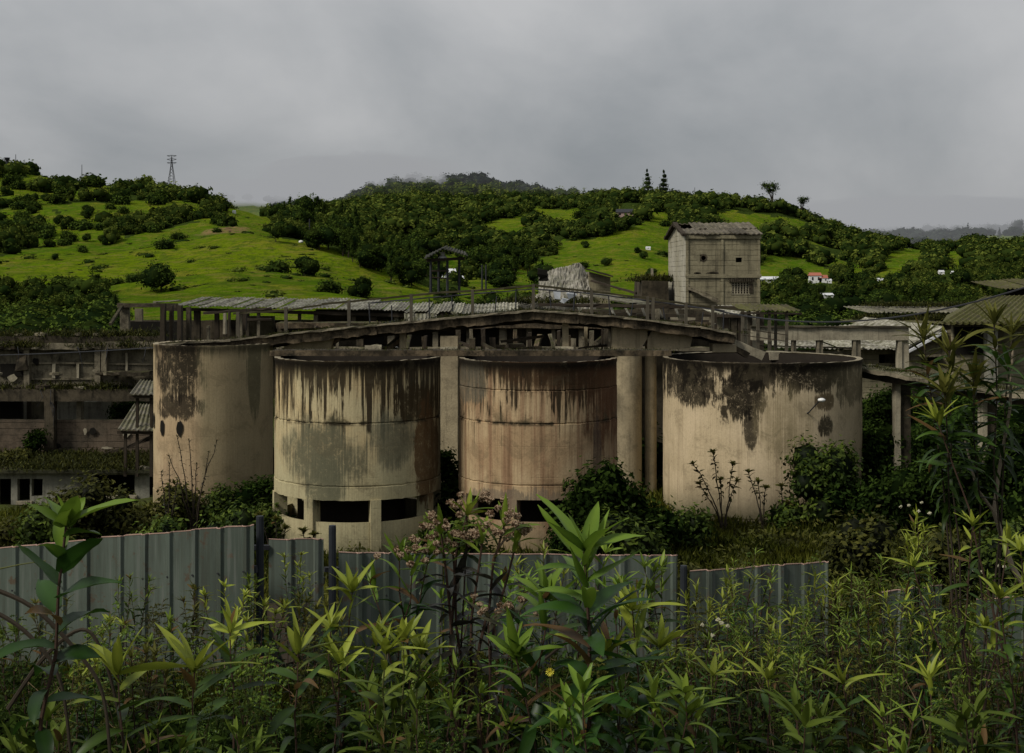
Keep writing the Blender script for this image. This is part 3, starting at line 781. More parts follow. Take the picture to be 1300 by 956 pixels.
merged_wood('hill_woodland', 2300, 'mixed dark green woodland covering the near hill slopes', 'woodland', pn, (290, 640), (-80, 1380), LF_HILL, lambda a, b, Y, r: 2.6 + r.random() ** 1.6 * 4.2, 5)
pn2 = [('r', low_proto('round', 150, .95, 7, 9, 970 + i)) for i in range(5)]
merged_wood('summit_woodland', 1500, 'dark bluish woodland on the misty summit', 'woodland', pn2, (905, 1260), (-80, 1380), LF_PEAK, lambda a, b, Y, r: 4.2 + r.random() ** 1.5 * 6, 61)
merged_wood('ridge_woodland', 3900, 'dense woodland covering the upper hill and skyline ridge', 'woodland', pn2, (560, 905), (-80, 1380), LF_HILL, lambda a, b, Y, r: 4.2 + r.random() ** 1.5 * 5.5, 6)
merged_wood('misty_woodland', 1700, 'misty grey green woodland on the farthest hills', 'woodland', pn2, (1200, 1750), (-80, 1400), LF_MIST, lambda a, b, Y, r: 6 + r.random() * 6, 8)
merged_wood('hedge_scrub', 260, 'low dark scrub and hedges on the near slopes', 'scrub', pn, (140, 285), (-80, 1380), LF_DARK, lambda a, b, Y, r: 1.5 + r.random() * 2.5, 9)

def tussocks(n, seed):
    r = np.random.default_rng(seed); px = r.uniform(-60, 1360, n * 8); Y = np.exp(r.uniform(math.log(115), math.log(760), n * 8)); z = hillz(px, Y); py = HOR + (EYE - z) / Y * FPX
    X = XX(px, Y); ok = mead(px, py, Y) & (fbm(X / 16, Y / 26, 71) + .10 * r.normal(size=len(px)) > .56) & (py < 400); ids = np.nonzero(ok)[0][:n]; V = []; Fs = []; T = []; o = 0
    pr = [join([crown(60, .26, [(0, 0, .3, .8, .8, .5)], r, 1.5, .8, 6, .7), blob((0, 0, .25, .8, .8, .5), .8, 6, r)]) for _ in range(4)]
    for i in ids:
        v, f, t = pr[int(r.random() * 4)]; s_ = (.3 + .7 * r.random() ** 3) * (1 + Y[i] / 500); V.append(v * np.array([s_ * (1 + r.random()), s_, s_ * .8]) + np.array([X[i], Y[i], z[i] - .1])); Fs.append(f + o); T.append(np.clip(t + r.normal() * .2, 0, 1)); o += len(v)
    ob = mesh_obj('pasture_tussocks', np.concatenate(V), np.concatenate(Fs), LF_HILL, attr={'tint': np.concatenate(T)}); tag(ob, 'low tussocks and weeds dotted over the pastures', 'tussocks', kind='stuff')
tussocks(420, 5)

# ================================================================== mist (volumes on the hilltops that emit their own haze light)
def mist(name, label, px, py, Y, rx, ry, rz, dens, col=(.335, .343, .356)):
    mt = bpy.data.materials.new(name); mt.use_nodes = True; n = mt.node_tree; n.nodes.clear()
    o = n.nodes.new('ShaderNodeOutputMaterial'); ab = n.nodes.new('ShaderNodeVolumeAbsorption'); em = n.nodes.new('ShaderNodeEmission'); ad = n.nodes.new('ShaderNodeAddShader')
    ab.inputs['Color'].default_value = (0, 0, 0, 1); ab.inputs['Density'].default_value = dens
    em.inputs['Color'].default_value = (*col, 1); em.inputs['Strength'].default_value = dens
    n.links.new(ab.outputs[0], ad.inputs[0]); n.links.new(em.outputs[0], ad.inputs[1]); n.links.new(ad.outputs[0], o.inputs['Volume'])
    cx, cy, cz = P(px, py, Y); v, f, t = blob((0, 0, 0, rx, ry, rz), 1.05, 24)
    ob = mesh_obj(name, v, f, mt, smooth_=True); ob.location = (cx, cy, cz); tag(ob, label, 'mist', kind='stuff'); return ob
mist('mist', 'veil of low cloud brushing the main hilltop', 462, 228, 1080, 85, 60, 20, .026)
mist('mist', 'small puff of cloud on the left shoulder of the main hilltop', 520, 240, 925, 30, 30, 17, .045)
mist('mist', 'low cloud over the gap between the two hills', 325, 246, 1480, 110, 90, 15, .016)
mist('mist', 'low cloud bank swallowing the far right hilltops', 1215, 284, 1420, 250, 140, 26, .016)
mist('mist', 'thin haze lying over the distant right hills', 1190, 305, 1000, 260, 60, 60, .0022)
mist('mist', 'thin haze in front of the main hilltop', 560, 262, 860, 320, 60, 36, .0008)

# ================================================================== pylons, masts, far houses
def pylon(px, y0, y1, Y, label, w0=9, arms=True, name='pylon'):
    b = P(px, y1, Y); zt = ZZ(y0, Y); H = zt - b[2]; e = thing(name, label, name.replace('_', ' '), (b[0], b[1], b[2] - 3)); t = MB()
    hw = w0 / FPX * Y / 2
    if arms:
        for sx_ in (-1, 1):
            for sy in (-1, 1):
                t.tube([(b[0] + sx_ * hw, b[1] + sy * hw, b[2] - 3), (b[0] + sx_ * hw * .22, b[1] + sy * hw * .22, b[2] + H * .62), (b[0], b[1], zt)], .16, .1, 4)
        for k in range(8):
            z0 = b[2] + H * k / 9; z1 = b[2] + H * (k + 1) / 9; q0 = hw * (1 - .8 * min(1, k / 9 / .62)); q1 = hw * (1 - .8 * min(1, (k + 1) / 9 / .62))
            t.tube([(b[0] - q0, b[1] - q0, z0), (b[0] + q1, b[1] - q1, z1)], .09, .09, 3); t.tube([(b[0] + q0, b[1] - q0, z0), (b[0] - q1, b[1] - q1, z1)], .09, .09, 3)
        t.build('lattice_mast', RUSTY, e)
        for k, (fz, L) in enumerate(((.98, .8), (.86, .8), (.74, .8))):
            a = MB(); z = b[2] + H * fz; a.tube([(b[0] - hw * L * 1.5, b[1], z), (b[0], b[1], z + .25), (b[0] + hw * L * 1.5, b[1], z)], .15, .15, 4); a.tube([(b[0] - hw * L * 1.5, b[1], z), (b[0], b[1], z - .8), (b[0] + hw * L * 1.5, b[1], z)], .1, .1, 4); a.build('cross_arm', RUSTY, e)
    else:
        t.tube([(b[0], b[1], b[2] - 3), (b[0], b[1], zt)], .22, .14, 5); t.build('pole', RUSTY, e)
    return e
pylon(218, 197, 234, 660, 'tall lattice electricity pylon on the left skyline', 10)
for (px, y0, y1, lb) in ((104, 209, 224, 'thin mast on the left skyline'), (20, 196, 212, 'short mast at the far left of the skyline')): pylon(px, y0, y1, 660, lb, arms=False, name='mast')
e = thing('water_tower', 'tiny dark tower with flared top at the far left of the skyline', 'tower', P(9, 212, 660))
mb = MB(); a = P(9, 212, 660); mb.tube([(a[0], a[1], a[2] - 3), (a[0], a[1], a[2] + 3)], .8, .6, 8); mb.build('shaft', RUSTY, e); mb = MB(); mb.tube([(a[0], a[1], a[2] + 3), (a[0], a[1], a[2] + 4.6)], .8, 1.5, 8); mb.build('tank', RUSTY, e)
for px, y0, y1, Y, lb in ((646, 240, 262, 820, 'thin pale pole on the main hill, left of a pair'), (653, 242, 262, 820, 'thin pale pole on the main hill, right of a pair'), (882, 238, 250, 820, 'thin mast on the ridge behind the tower'), (612, 336, 372, 260, 'bare pale pole in the valley wood, left of a pair'), (617, 336, 372, 262, 'bare pale pole in the valley wood, right of a pair'), (393, 278, 312, 300, 'pale power pole in front of the dark grove')):
    pylon(px, y0, y1, Y, lb, arms=False, name='power_pole')
WHITEP = mat_plain('white_paint', (.62, .62, .60), .7, .2); REDR = mat_plain('red_roof', (.30, .11, .075), .8, .3); TINR = mat_plain('tin_roof', (.50, .51, .52), .5, .25); WIN = mat_plain('dark_window', (.015, .016, .018), .3, .1)
def far_house(px0, px1, py0, py1, label, roof=TINR, wall=WHITEP, Y=None, rh=.45, wins=3):
    if px1 - px0 > 8: px0 -= 1; px1 += 1; py0 -= 2
    q = ray_place((px0 + px1) / 2, py1 + 1); Y = Y or q[1]
    x0, x1 = XX(px0, Y), XX(px1, Y); z1 = ZZ(py0, Y); z0 = ZZ(py1, Y); H = z1 - z0; D = (x1 - x0) * .6
    e = thing('farmhouse', label, 'house', ((x0 + x1) / 2, Y + D / 2, z0)); mb = MB(); zr = z0 + H * (1 - rh)
    mb.box(x0, x1, Y, Y + D, z0 - 2, zr); mb.build('wall', wall, e)
    mb = MB(); o_ = .05 * (x1 - x0); mb.add([(x0 - o_, Y - o_, zr), (x1 + o_, Y - o_, zr), (x1 + o_, Y + D + o_, zr), (x0 - o_, Y + D + o_, zr), (x0, Y + D / 2, z1), (x1, Y + D / 2, z1)], [(0, 1, 5, 4), (3, 4, 5, 2), (0, 4, 3), (1, 2, 5), (0, 3, 2, 1)]); mb.build('roof', roof, e)
    for k in range(wins):
        cx = x0 + (x1 - x0) * (k + .5) / wins; hw = (x1 - x0) * .07; mb = MB(); mb.box(cx - hw, cx + hw, Y - .04, Y + .05, z0 + (zr - z0) * .35, z0 + (zr - z0) * .8); mb.build('window', WIN, e)
far_house(784, 804, 267, 275, 'low dark roofed house high on the central hill', RUSTY, mat_plain('pink_wall', (.35, .25, .22), .8, .2))
far_house(966, 989, 353, 359, 'long white house beside the concrete tower')
far_house(1029, 1042, 348, 359, 'white two storey house with red roof in the valley', REDR, rh=.3, wins=2)
far_house(1041, 1050, 351, 358, 'small red roofed house wing beside the white house', REDR, wins=2)
far_house(1050, 1056, 354, 359, 'tiny white hut right of the red roofed house', wins=1)
far_house(1079, 1089, 379, 384, 'small shed with a pinkish red roof among the valley trees', REDR, REDR, wins=1)
far_house(1040, 1057, 374, 378, 'low grey roofed shed among the valley trees', TINR, wins=2)
far_house(1112, 1121, 355, 362, 'small white house on the grassy knoll', wins=1)
far_house(1192, 1199, 343, 348, 'tiny white hut at the right edge of the knoll', wins=1)
far_house(1208, 1216, 344, 348, 'tiny white house high on the right slope', wins=1)
far_house(1232, 1246, 368, 373, 'low pale farm building on the far right slope', wins=2)
far_house(551, 577, 343, 352, 'white roofed building seen behind the tin shelter', TINR, wins=3)
far_house(562, 587, 352, 358, 'lower white roofed annex behind the tin shelter', TINR, wins=2)
far_house(820, 826, 313, 316, 'tiny white hut on the bright pasture left of the tower', wins=1)
far_house(295, 299, 267, 270, 'tiny white house in the misty gap between the hills', wins=1)
# pale boulders / cattle on the mound
for px, py in ((382, 309), (393, 308), (406, 309)):
    q = ray_place(px, py); x_, y_ = q; zz = float(surf(x_, y_)); v, f, t = blob((0, 0, 0, .42, .3, .28), 1, 10); o = mesh_obj('boulder', v, f, WHITEP, smooth_=True); o.location = (x_, y_, zz + .12)
    tag(o, 'small pale boulder on the crest of the grass mound', 'boulder', 'pale boulders on the mound crest')
# ================================================================== the tanks
DEEP = mat_plain('tank_inside', (.016, .013, .010), .95, .5)
def wobf(seed, amp=.012):
    return lambda a, r, z: ((fbm(np.array(a * 3.0), np.array(z * 1.2), seed) - .5) * 2 * amp, (fbm(np.array(a * 14.0), np.array(0.5), seed + 3) - .5) * (.05 if z > 3 else 0))
def tank(name, label, px, Y, Rr, ztop, zbot, kind, seams, zfoot=None, legs=0, gap=None, seed=1):
    cx = float(XX(px, Y)); zf = 1.2 if zfoot is None else zfoot
    e = thing(name, label, 'tank', (cx, Y, zf)); mt = mat_tank('stained_render_' + kind, kind, Rr, ztop - zf, [(s - zf, w_) for s, w_ in seams])
    th = .17; prof = [(Rr - th, zbot), (Rr, zbot)]
    zs = sorted([s for s, _ in seams if s > zbot + .05]); zc = zbot; rr = Rr + .025
    prof = [(Rr - th, zbot), (rr, zbot)]
    for s in zs:
        n = max(1, int((s - zc) / .5))
        for i in range(1, n): prof.append((rr, zc + (s - .02 - zc) * i / n))
        prof += [(rr, s - .025), (rr - .035, s - .012), (rr - .035, s + .012)]; rr -= .012; prof.append((rr, s + .03)); zc = s + .03
    n = max(1, int((ztop - zc) / .5))
    for i in range(1, n): prof.append((rr, zc + (ztop - zc) * i / n))
    prof += [(rr, ztop - .13), (rr + .014, ztop - .10), (rr + .014, ztop), (Rr - th, ztop - .01)]
    mb = MB(); mb.lathe(prof, 128, cx, Y, wob=wobf(seed)); o = mb.build('shell', mt, e, True)
    md = o.modifiers.new('es', 'EDGE_SPLIT'); md.split_angle = R(40)
    mb = MB(); mb.lathe([(Rr - th - .02, zbot + .01), (Rr - th - .004, zbot + .01), (Rr - th - .004, ztop - .06), (Rr - th - .02, ztop - .06)], 96, cx, Y); mb.build('lining', DEEP, e, True)
    mb = MB(); mb.tube([(cx, Y, zbot + .25), (cx, Y, zbot + .45)], Rr - th - .01, n=48); mb.build('floor_slab', DEEP, e)
    if legs:
        for k in range(legs):
            a = gap['a0'] + 2 * math.pi * k / legs; lw = .17; m_ = MB()
            m_.lathe([(Rr - .34, zf - .3), (Rr + .09, zf - .3), (Rr + .075, zbot + .012), (Rr - .34, zbot - .004)], 3, cx, Y, a - lw / Rr * .9, a + lw / Rr * .9)
            m_.build('leg', mt, e)
            a1 = a + lw / Rr * .9 + .004; a2 = a + 2 * math.pi / legs - lw / Rr * .9 - .004; m_ = MB()
            m_.lathe([(Rr - .16, zf - .3), (Rr - .012, zf - .3), (Rr - .012, gap['z']), (Rr - .16, gap['z'] - .02)], 9, cx, Y, a1, a2); m_.build('infill_wall', mt, e)
        m_ = MB(); m_.tube([(cx, Y, zf - .2), (cx, Y, zbot + .2)], Rr - 1.1, n=32); m_.build('inner_dark', DEEP, e)  # near-black drum added for the dark between the legs
    return e, mt, cx
zT = 7.48
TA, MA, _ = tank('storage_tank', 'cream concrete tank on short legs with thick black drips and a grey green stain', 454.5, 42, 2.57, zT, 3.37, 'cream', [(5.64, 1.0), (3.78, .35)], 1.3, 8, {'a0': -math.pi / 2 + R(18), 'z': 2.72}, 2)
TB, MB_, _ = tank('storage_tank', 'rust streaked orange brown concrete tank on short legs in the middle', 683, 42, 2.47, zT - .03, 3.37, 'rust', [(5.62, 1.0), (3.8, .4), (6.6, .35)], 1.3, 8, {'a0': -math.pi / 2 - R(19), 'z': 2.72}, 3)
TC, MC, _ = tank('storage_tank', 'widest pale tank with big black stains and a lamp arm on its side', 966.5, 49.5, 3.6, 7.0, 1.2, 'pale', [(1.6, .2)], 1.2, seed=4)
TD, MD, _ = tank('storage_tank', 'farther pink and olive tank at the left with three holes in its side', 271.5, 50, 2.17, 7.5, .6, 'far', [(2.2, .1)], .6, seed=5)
# far-left tank: near-black discs painted for the shade in three torn holes
for k, (hx, hy) in enumerate(((202, 537), (219, 544), (245, 544))):
    cx = XX(271.5, 50); dx = (hx - 271.5) / FPX * 48.4; a = math.asin(max(-1, min(1, dx / 2.2))); z = ZZ(hy, 48); m_ = MB(); pts = []
    for i in range(14):
        t = 2 * math.pi * i / 14; q = random.uniform(.8, 1.2); aa = a + .055 * math.cos(t) * q; pts.append((cx + 2.222 * math.sin(aa), 50 - 2.222 * math.cos(aa), z + .30 * math.sin(t) * q))
    c = (cx + 2.228 * math.sin(a), 0, z)
    m_.add(pts + [(c[0], 50 - 2.228 * math.cos(a), z)], [(i, (i + 1) % 14, 14) for i in range(14)]); m_.build('hole', DARK, TD)
# the lamp on the wide tank
e = thing('wall_lamp', 'metal arm lamp with a pale round head sticking out of the widest tank', 'lamp', P(1019, 527, 46.1))
a = P(1017, 527, 46.25); b = P(1040, 509, 45.2); m_ = MB(); m_.tube([a, (a[0] + .2, a[1] - .3, a[2] + .12), b], .028, .022, 6); m_.build('arm', RUSTY, e)
m_ = MB(); v, f, t = blob((b[0] + .08, b[1], b[2] + .03, .11, .11, .06), 1.1, 14); m_.add(v, f.tolist()); m_.build('lamp_head', mat_plain('lamp_metal', (.6, .6, .58), .35, .15), e, True)
m_ = MB(); m_.box(a[0] - .09, a[0] + .09, a[1] - .05, a[1] + .12, a[2] - .16, a[2] + .12); m_.tube([(a[0], a[1], a[2] - .1), (a[0] - .28, a[1] + .05, a[2] - .5), (a[0] - .3, a[1] + .06, a[2] - .9)], .012, n=4); m_.build('bracket', RUSTY, e)

# ================================================================== gantry in front (two concrete ramps meeting in a gable)
def poly_beam(mb, pts, Y0, Y1, h, jit=.02, seg=.4):
    for (a, b) in zip(pts[:-1], pts[1:]):
        p0 = P(*a, Y0); p1 = P(*b, Y0); w_ = Y1 - Y0
        mb.beam((p0[0], Y0 + w_ / 2, p0[2]), (p1[0] + .01, Y0 + w_ / 2, p1[2]), w_, h, jit, seg)
G = thing('gable_walkway', 'long weathered concrete walkway rising to a low gable above the tanks', 'walkway', P(600, 440, 50))
top = [(196, 438), (292, 431.5), (385, 421.5), (478, 412.5), (578, 403), (677, 394)]
top2 = [(677, 394), (735, 398), (792, 403), (890, 415), (934, 424)]
for nm, tp in (('left_ramp', top), ('right_ramp', top2)):
    m_ = MB(); poly_beam(m_, tp, 49.6, 49.95, .36, .04, .22); m_.build('side_beam', BEAMC, G)
    m_ = MB(); poly_beam(m_, [(a, b - .8) for a, b in tp], 49.45, 49.62, .07, .02, .3); m_.build('kerb', CONC, G)
    m_ = MB(); poly_beam(m_, [(a, b + 3) for a, b in tp], 49.96, 51.3, .16, .02, .6); m_.build('deck', CONC_D, G)
    m_ = MB(); poly_beam(m_, [(a, b + 1) for a, b in tp], 51.31, 51.6, .45, .02); m_.build('side_beam', CONC_D, G)
# columns below it
for (x0, x1, y0, Y, rd) in ((778, 816, 418, 50.3, 1), (820, 835, 430, 50.5, 1), (559, 581, 418, 49.75, 0), (563, 571, 418, 50.9, 0), (507, 515, 404, 50.2, 0), (714, 722, 398, 50.1, 0), (742, 746, 403, 52, 0)):
    xx0, xx1 = XX(x0, Y), XX(x1, Y); m_ = MB(); zt = ZZ(y0, Y) - .25
    if rd: m_.tube([((xx0 + xx1) / 2, Y + .4, .8), ((xx0 + xx1) / 2, Y + .4, zt)], (xx1 - xx0) / 2, n=28)
    else: m_.box(xx0, xx1, Y + .02, Y + .02 + (xx1 - xx0), .8 if x1 - x0 > 10 else ZZ(448, Y) , zt, .008, .5)
    o = m_.build('column', PILC, G, bool(rd)); 
    if rd: o.modifiers.new('es', 'EDGE_SPLIT').split_angle = R(40)
# tapered brackets (haunches) under the ramps
for pts in (((393, 423), (424, 421), (419, 446), (352, 446)), ((778, 416), (830, 416), (812, 446), (776, 446)), ((822, 420), (880, 424), (876, 442), (822, 447)), ((905, 436), (935, 438), (935, 447), (905, 447))):
    m_ = MB(); m_.prism([(XX(a, 50.15), ZZ(b, 50.15)) for a, b in pts], 50.15, 51.0); m_.build('haunch', PILC, G)
for (x0, x1, y0, y1) in ((464, 484, 436, 446), (560, 580, 438, 447), (706, 728, 438, 447)):
    m_ = MB(); m_.box(XX(x0, 49), XX(x1, 49), 48.9, 49.4, ZZ(y1, 49), ZZ(y0 + 3, 49), .03, .2); m_.build('footing', CONC_L, G)
# lower service slab between the tanks
SL = thing('service_slab', 'long thin black stained slab running level behind the tank rims', 'slab', P(600, 455, 46))
m_ = MB(); m_.box(XX(343, 42), XX(852, 42), 42.0, 43.0, 7.50, 7.64, .010, .5); m_.build('slab', WOOD, SL)
m_ = MB(); m_.box(XX(343, 42), XX(852, 42), 41.9, 41.99, 7.485, 7.66, .008, .5); m_.build('edge_beam', BEAMC, SL)
# handrail of the gantry
RL = thing('handrail', 'rusty pipe handrail with mossy top following the gable walkway', 'railing', P(677, 393, 49.7))
rp = [(408, 385), (441, 382), (522, 374), (560, 370), (600, 368), (640, 365), (677, 361), (751, 369), (826, 378), (880, 386), (945, 393)]
m_ = MB()
for a, b in zip(rp[:-1], rp[1:]): m_.beam(P(*a, 49.75), P(*b, 49.75), .075, .07, .008, .3)
m_.build('top_rail', RAILMOSS, RL)
def beam_y(px): return float(np.interp(px, [a for a, b in top + top2[1:]], [b for a, b in top + top2[1:]]))
def rail_y(px): return float(np.interp(px, [a for a, b in rp], [b for a, b in rp]))
for px in (443, 522, 600, 677, 751, 822, 829, 871, 905):
    m_ = MB(); x_, _, z0 = P(px, beam_y(px) + 2, 49.75); z1 = ZZ(rail_y(px), 49.75); m_.box(x_ - .055, x_ + .055, 49.7, 49.82, z0, z1 + .02, .005, .3); m_.build('post', RAILM, RL)
RL2 = thing('handrail', 'shorter drooping handrail at the left end of the gable walkway', 'railing', P(320, 420, 50.2))
m_ = MB()
for a, b in zip([(296, 397), (363, 393), (408, 386)][:-1], [(296, 397), (363, 393), (408, 386)][1:]): m_.beam(P(*a, 50.9), P(*b, 50.9), .07, .07, .01, .3)
m_.build('top_rail', RAILMOSS, RL2)
for px, y0 in ((363, 390), (302, 396)):
    m_ = MB(); x_, _, z0 = P(px, beam_y(px) + 3, 50.9); m_.box(x_ - .06, x_ + .06, 50.84, 50.96, z0, ZZ(y0, 50.9), .005, .3); m_.build('post', RAILM, RL2)
RL3 = thing('handrail', 'rear handrail of thin pipes along the far edge of the gable walkway', 'railing', P(677, 393, 51.4))
m_ = MB(); rq = [(470, 384), (560, 376), (677, 366), (760, 373), (860, 386), (920, 394)]
for a, b in zip(rq[:-1], rq[1:]): m_.beam(P(*a, 51.45), P(*b, 51.45), .045, .045, .012, .3)
m_.build('top_rail', RUSTY, RL3)
for px in (470, 498, 545, 575, 628, 655, 700, 728, 775, 800, 845, 890, 918):
    m_ = MB(); yr = float(np.interp(px, [a for a, b in rq], [b for a, b in rq])) + random.choice((0, 0, 6)); x_, _, z0 = P(px, beam_y(px) + 2, 51.45); dx = random.uniform(-.12, .12); m_.tube([(x_, 51.45, z0), (x_ + dx, 51.45, ZZ(yr, 51.45))], .028, .024, 5); m_.build('post', RUSTY, RL3)
for k in range(26):
    px = random.uniform(400, 930); Y = random.uniform(50.1, 51.1); x_, _, z0 = P(px, beam_y(px) + 1, Y); m_ = MB(); L_ = random.uniform(.2, .8); a = random.uniform(-1, 1); m_.beam((x_, Y, z0 + .04), (x_ + L_ * math.cos(a) * random.choice((-1, 1)), Y + .2 * a, z0 + .04 + L_ * abs(math.sin(a)) * .5), random.uniform(.05, .2), random.uniform(.03, .08), .01, .2); m_.build('debris', random.choice((WOOD, CONC_D, CONC, SHEET_G, RUSTY)), G)
# broken timber, boards and a propped plank in the gap under the gable
for (a, b, w_, h_, mt, lb) in (((404, 447), (430, 427), .3, .12, BEAMC, 'broken beam leaning steeply under the left ramp'), ((484, 445), (512, 424), .35, .14, BEAMC, 'thick collapsed beam leaning against the ramp underside'), ((496, 446), (508, 433), .2, .1, CONC_D, 'second dark collapsed beam leaning behind the thick one'), ((503, 440), (516, 447), .1, .04, WHITEP, 'short white plank lying slanted under the ramp'), ((470, 441), (486, 439), .4, .12, CONC_L, 'pale broken slab piece lying under the left ramp'), ((636, 432), (690, 425), .12, .1, WOOD, 'long dark timber lying under the gable peak'), ((735, 441), (770, 437), .1, .08, WOOD, 'thin dark timber lying under the right ramp')):
    m_ = MB(); p0 = P(*a, 50.4); p1 = P(*b, 50.9); m_.beam(p0, p1, w_, h_, .02, .3); o = m_.build('fallen_beam', mt); tag(o, lb, 'beam')
# rear dark hall behind the tanks
RH = thing('rear_hall', 'dark ruined hall behind the tanks seen under the gable walkway', 'building', P(600, 440, 57))
m_ = MB(); m_.box(XX(352, 57), XX(905, 57), 57, 57.3, 1.0, ZZ(411, 57), .03, 1.0); m_.build('wall', CONC_D, RH)
for px in (372, 408, 452, 492, 549, 592, 634, 668, 700, 735, 768, 800, 850):
    m_ = MB(); m_.box(XX(px, 56.6), XX(px + random.choice((5, 7, 9)), 56.6), 56.6, 56.99, 1.0, ZZ(412, 57), .01, .6); m_.build('pier', random.choice((CONC, CONC, CONC_D)), RH)
for (x0, x1, y0, y1) in ((455, 487, 426, 446), (520, 546, 420, 446), (552, 590, 424, 442), (604, 630, 418, 446), (672, 697, 420, 444), (750, 764, 418, 440)):
    m_ = MB(); m_.box(XX(x0, 56.9), XX(x1, 56.9), 56.9, 56.985, ZZ(y1, 57), ZZ(y0, 57)); m_.build('opening', DARK, RH)  # dark boxes on the solid wall paint the unlit openings
m_ = MB(); m_.box(XX(352, 56.5), XX(905, 56.5), 56.3, 57.4, ZZ(416, 57), ZZ(409, 57), .04, .6); m_.build('roof_edge', BEAMC, RH)
m_ = MB(); m_.box(XX(352, 56.5), XX(905, 56.5), 56.2, 56.58, ZZ(444, 57), ZZ(440, 57), .04, .6); m_.build('ledge', CONC, RH)

for k in range(46):
    px = random.uniform(356, 850); Y = random.uniform(52.2, 56); y1 = random.uniform(436, 447); t = random.random(); m_ = MB()
    if t < .45: m_.box(XX(px, Y), XX(px, Y) + random.uniform(.06, .25), Y, Y + .2, ZZ(448, Y), ZZ(random.uniform(416, 432), Y), .02, .3)
    elif t < .8: m_.beam(P(px, y1, Y), P(px + random.uniform(-30, 30), y1 - random.uniform(2, 18), Y + .5), random.uniform(.08, .3), random.uniform(.05, .15), .02, .3)
    else: m_.beam(P(px, y1, Y), P(px + random.uniform(15, 50), y1 - random.uniform(-2, 3), Y + .3), .3, random.uniform(.1, .3), .03, .3)
    m_.build('broken_stub', random.choice((CONC_D, CONC, WOOD, BEAMC, CONC_D)), RH)
# ================================================================== long shed with fibre cement sheets
def sheet_row(par, px0, px1, yf0, yf1, yb0, yb1, Yf, Yb, n, mat, pitch=.18, amp=.028, miss=(), jit=.05, name='roof_sheet'):
    for k in range(n):
        if k in miss: continue
        u0 = k / n; u1 = (k + 1.03) / n; f = lambda u, a, b: a + (b - a) * u
        A = P(f(u0, px0, px1), f(u0, yf0, yf1), Yf); B = P(f(u1, px0, px1), f(u1, yf0, yf1), Yf); C = P(0, f(u1, yb0, yb1), Yb); D = P(0, f(u0, yb0, yb1), Yb)
        dz = random.uniform(-jit, jit); dy = random.uniform(-jit, jit) * 3
        A = (A[0], Yf + dy, A[2] + dz); B = (B[0], Yf + dy, B[2] + dz + .02); C = (B[0], Yb, C[2] + dz + .02); D = (A[0], Yb, D[2] + dz)
        m_ = MB(); m_.corr(A, B, C, D, pitch, amp, 3, sag=random.uniform(0, .05)); o = m_.build(name, mat, par, False, False); md = o.modifiers.new('s', 'SOLIDIFY'); md.thickness = .02
SH = thing('long_shed', 'long open shed with a ragged corrugated roof behind the tanks', 'shed', P(430, 420, 69))
sheet_row(SH, 222, 470, 388, 393, 378, 380, 68, 74, 17, SHEET_L, miss=(), jit=.05)
sheet_row(SH, 470, 672, 394, 399, 384, 385, 68, 73, 14, SHEET_L, miss=(13,), jit=.08)
for px in (226, 246, 272, 302, 312, 326, 378, 398, 446, 470, 500, 530, 560, 590, 622, 650):
    w_ = random.choice((.16, .22, .3)); m_ = MB(); x_ = XX(px, 68.5); m_.box(x_, x_ + w_, 68.5, 68.5 + w_, 2.5, ZZ(391 + (px - 226) * .022, 68.5), .01, .6); m_.build('post', random.choice((CONC_D, CONC, WOOD)), SH)
m_ = MB(); m_.beam(P(205, 390, 68.4), P(470, 397, 68.4), .15, .16, .02, .6); m_.beam(P(470, 397, 68.4), P(672, 402, 68.4), .15, .18, .02, .6); m_.build('eaves_beam', WOOD, SH)
m_ = MB(); m_.box(XX(150, 73), XX(905, 73), 73.4, 73.7, 3.0, ZZ(407, 73), .03, .9); m_.build('low_wall', CONC_D, SH)
m_ = MB(); m_.box(XX(400, 73), XX(905, 73), 73.1, 73.39, 3.0, ZZ(393, 73), .03, .9); m_.build('rear_wall', CONC_D, SH)
m_ = MB(); m_.box(XX(296, 72), XX(345, 72), 72.6, 73.0, 3.0, ZZ(402, 72), .03, .9); m_.build('partition', CONC, SH)
m_ = MB(); m_.corr(P(515, 424, 66), P(556, 420, 66), P(554, 398, 66.5), P(513, 398, 66.5), .2, .03); m_.build('side_cladding', SHEET_L, SH, False, False).modifiers.new('s', 'SOLIDIFY').thickness = .02
for a, b in (((258, 396), (345, 390)), ((312, 404), (345, 404))):
    m_ = MB(); m_.beam(P(*a, 66), P(*b, 66), .1, .12, .02, .4); m_.build('hanging_timber', WOOD, SH)
# open concrete frame at the shed's left end
FR = thing('ruined_bay', 'open rectangular concrete bay with thick corner pillar left of the shed', 'ruin', P(155, 420, 66))
for (x0, x1, y0, y1, Y, mt) in ((152, 163, 387, 424, 66, CONC), (171, 180, 392, 410, 70, CONC), (203, 209, 386, 440, 60, WOOD), (215, 219, 388, 436, 60.5, WOOD), (225, 230, 388, 438, 60, WOOD), (236, 241, 390, 436, 61, CONC_D), (262, 265, 414, 432, 58, CONC), (283, 286, 398, 424, 58, CONC_L), (289, 291, 396, 426, 58.5, CONC_D), (308, 312, 392, 420, 59, WOOD)):
    m_ = MB(); m_.box(XX(x0, Y), XX(x1, Y), Y, Y + .3, ZZ(y1, Y), ZZ(y0, Y), .015, .5); m_.build('pillar', mt, FR)
m_ = MB(); m_.beam(P(150, 385, 66), P(225, 385, 66), .4, .2, .02, .5); m_.beam(P(140, 410, 62), P(155, 387, 65.9), .12, .12, .01, .5); m_.build('head_beam', CONC_D, FR)
m_ = MB(); m_.box(XX(160, 68), XX(226, 68), 68, 68.25, 3, ZZ(408, 68), .02, .6); m_.build('infill_wall', DARK, FR)
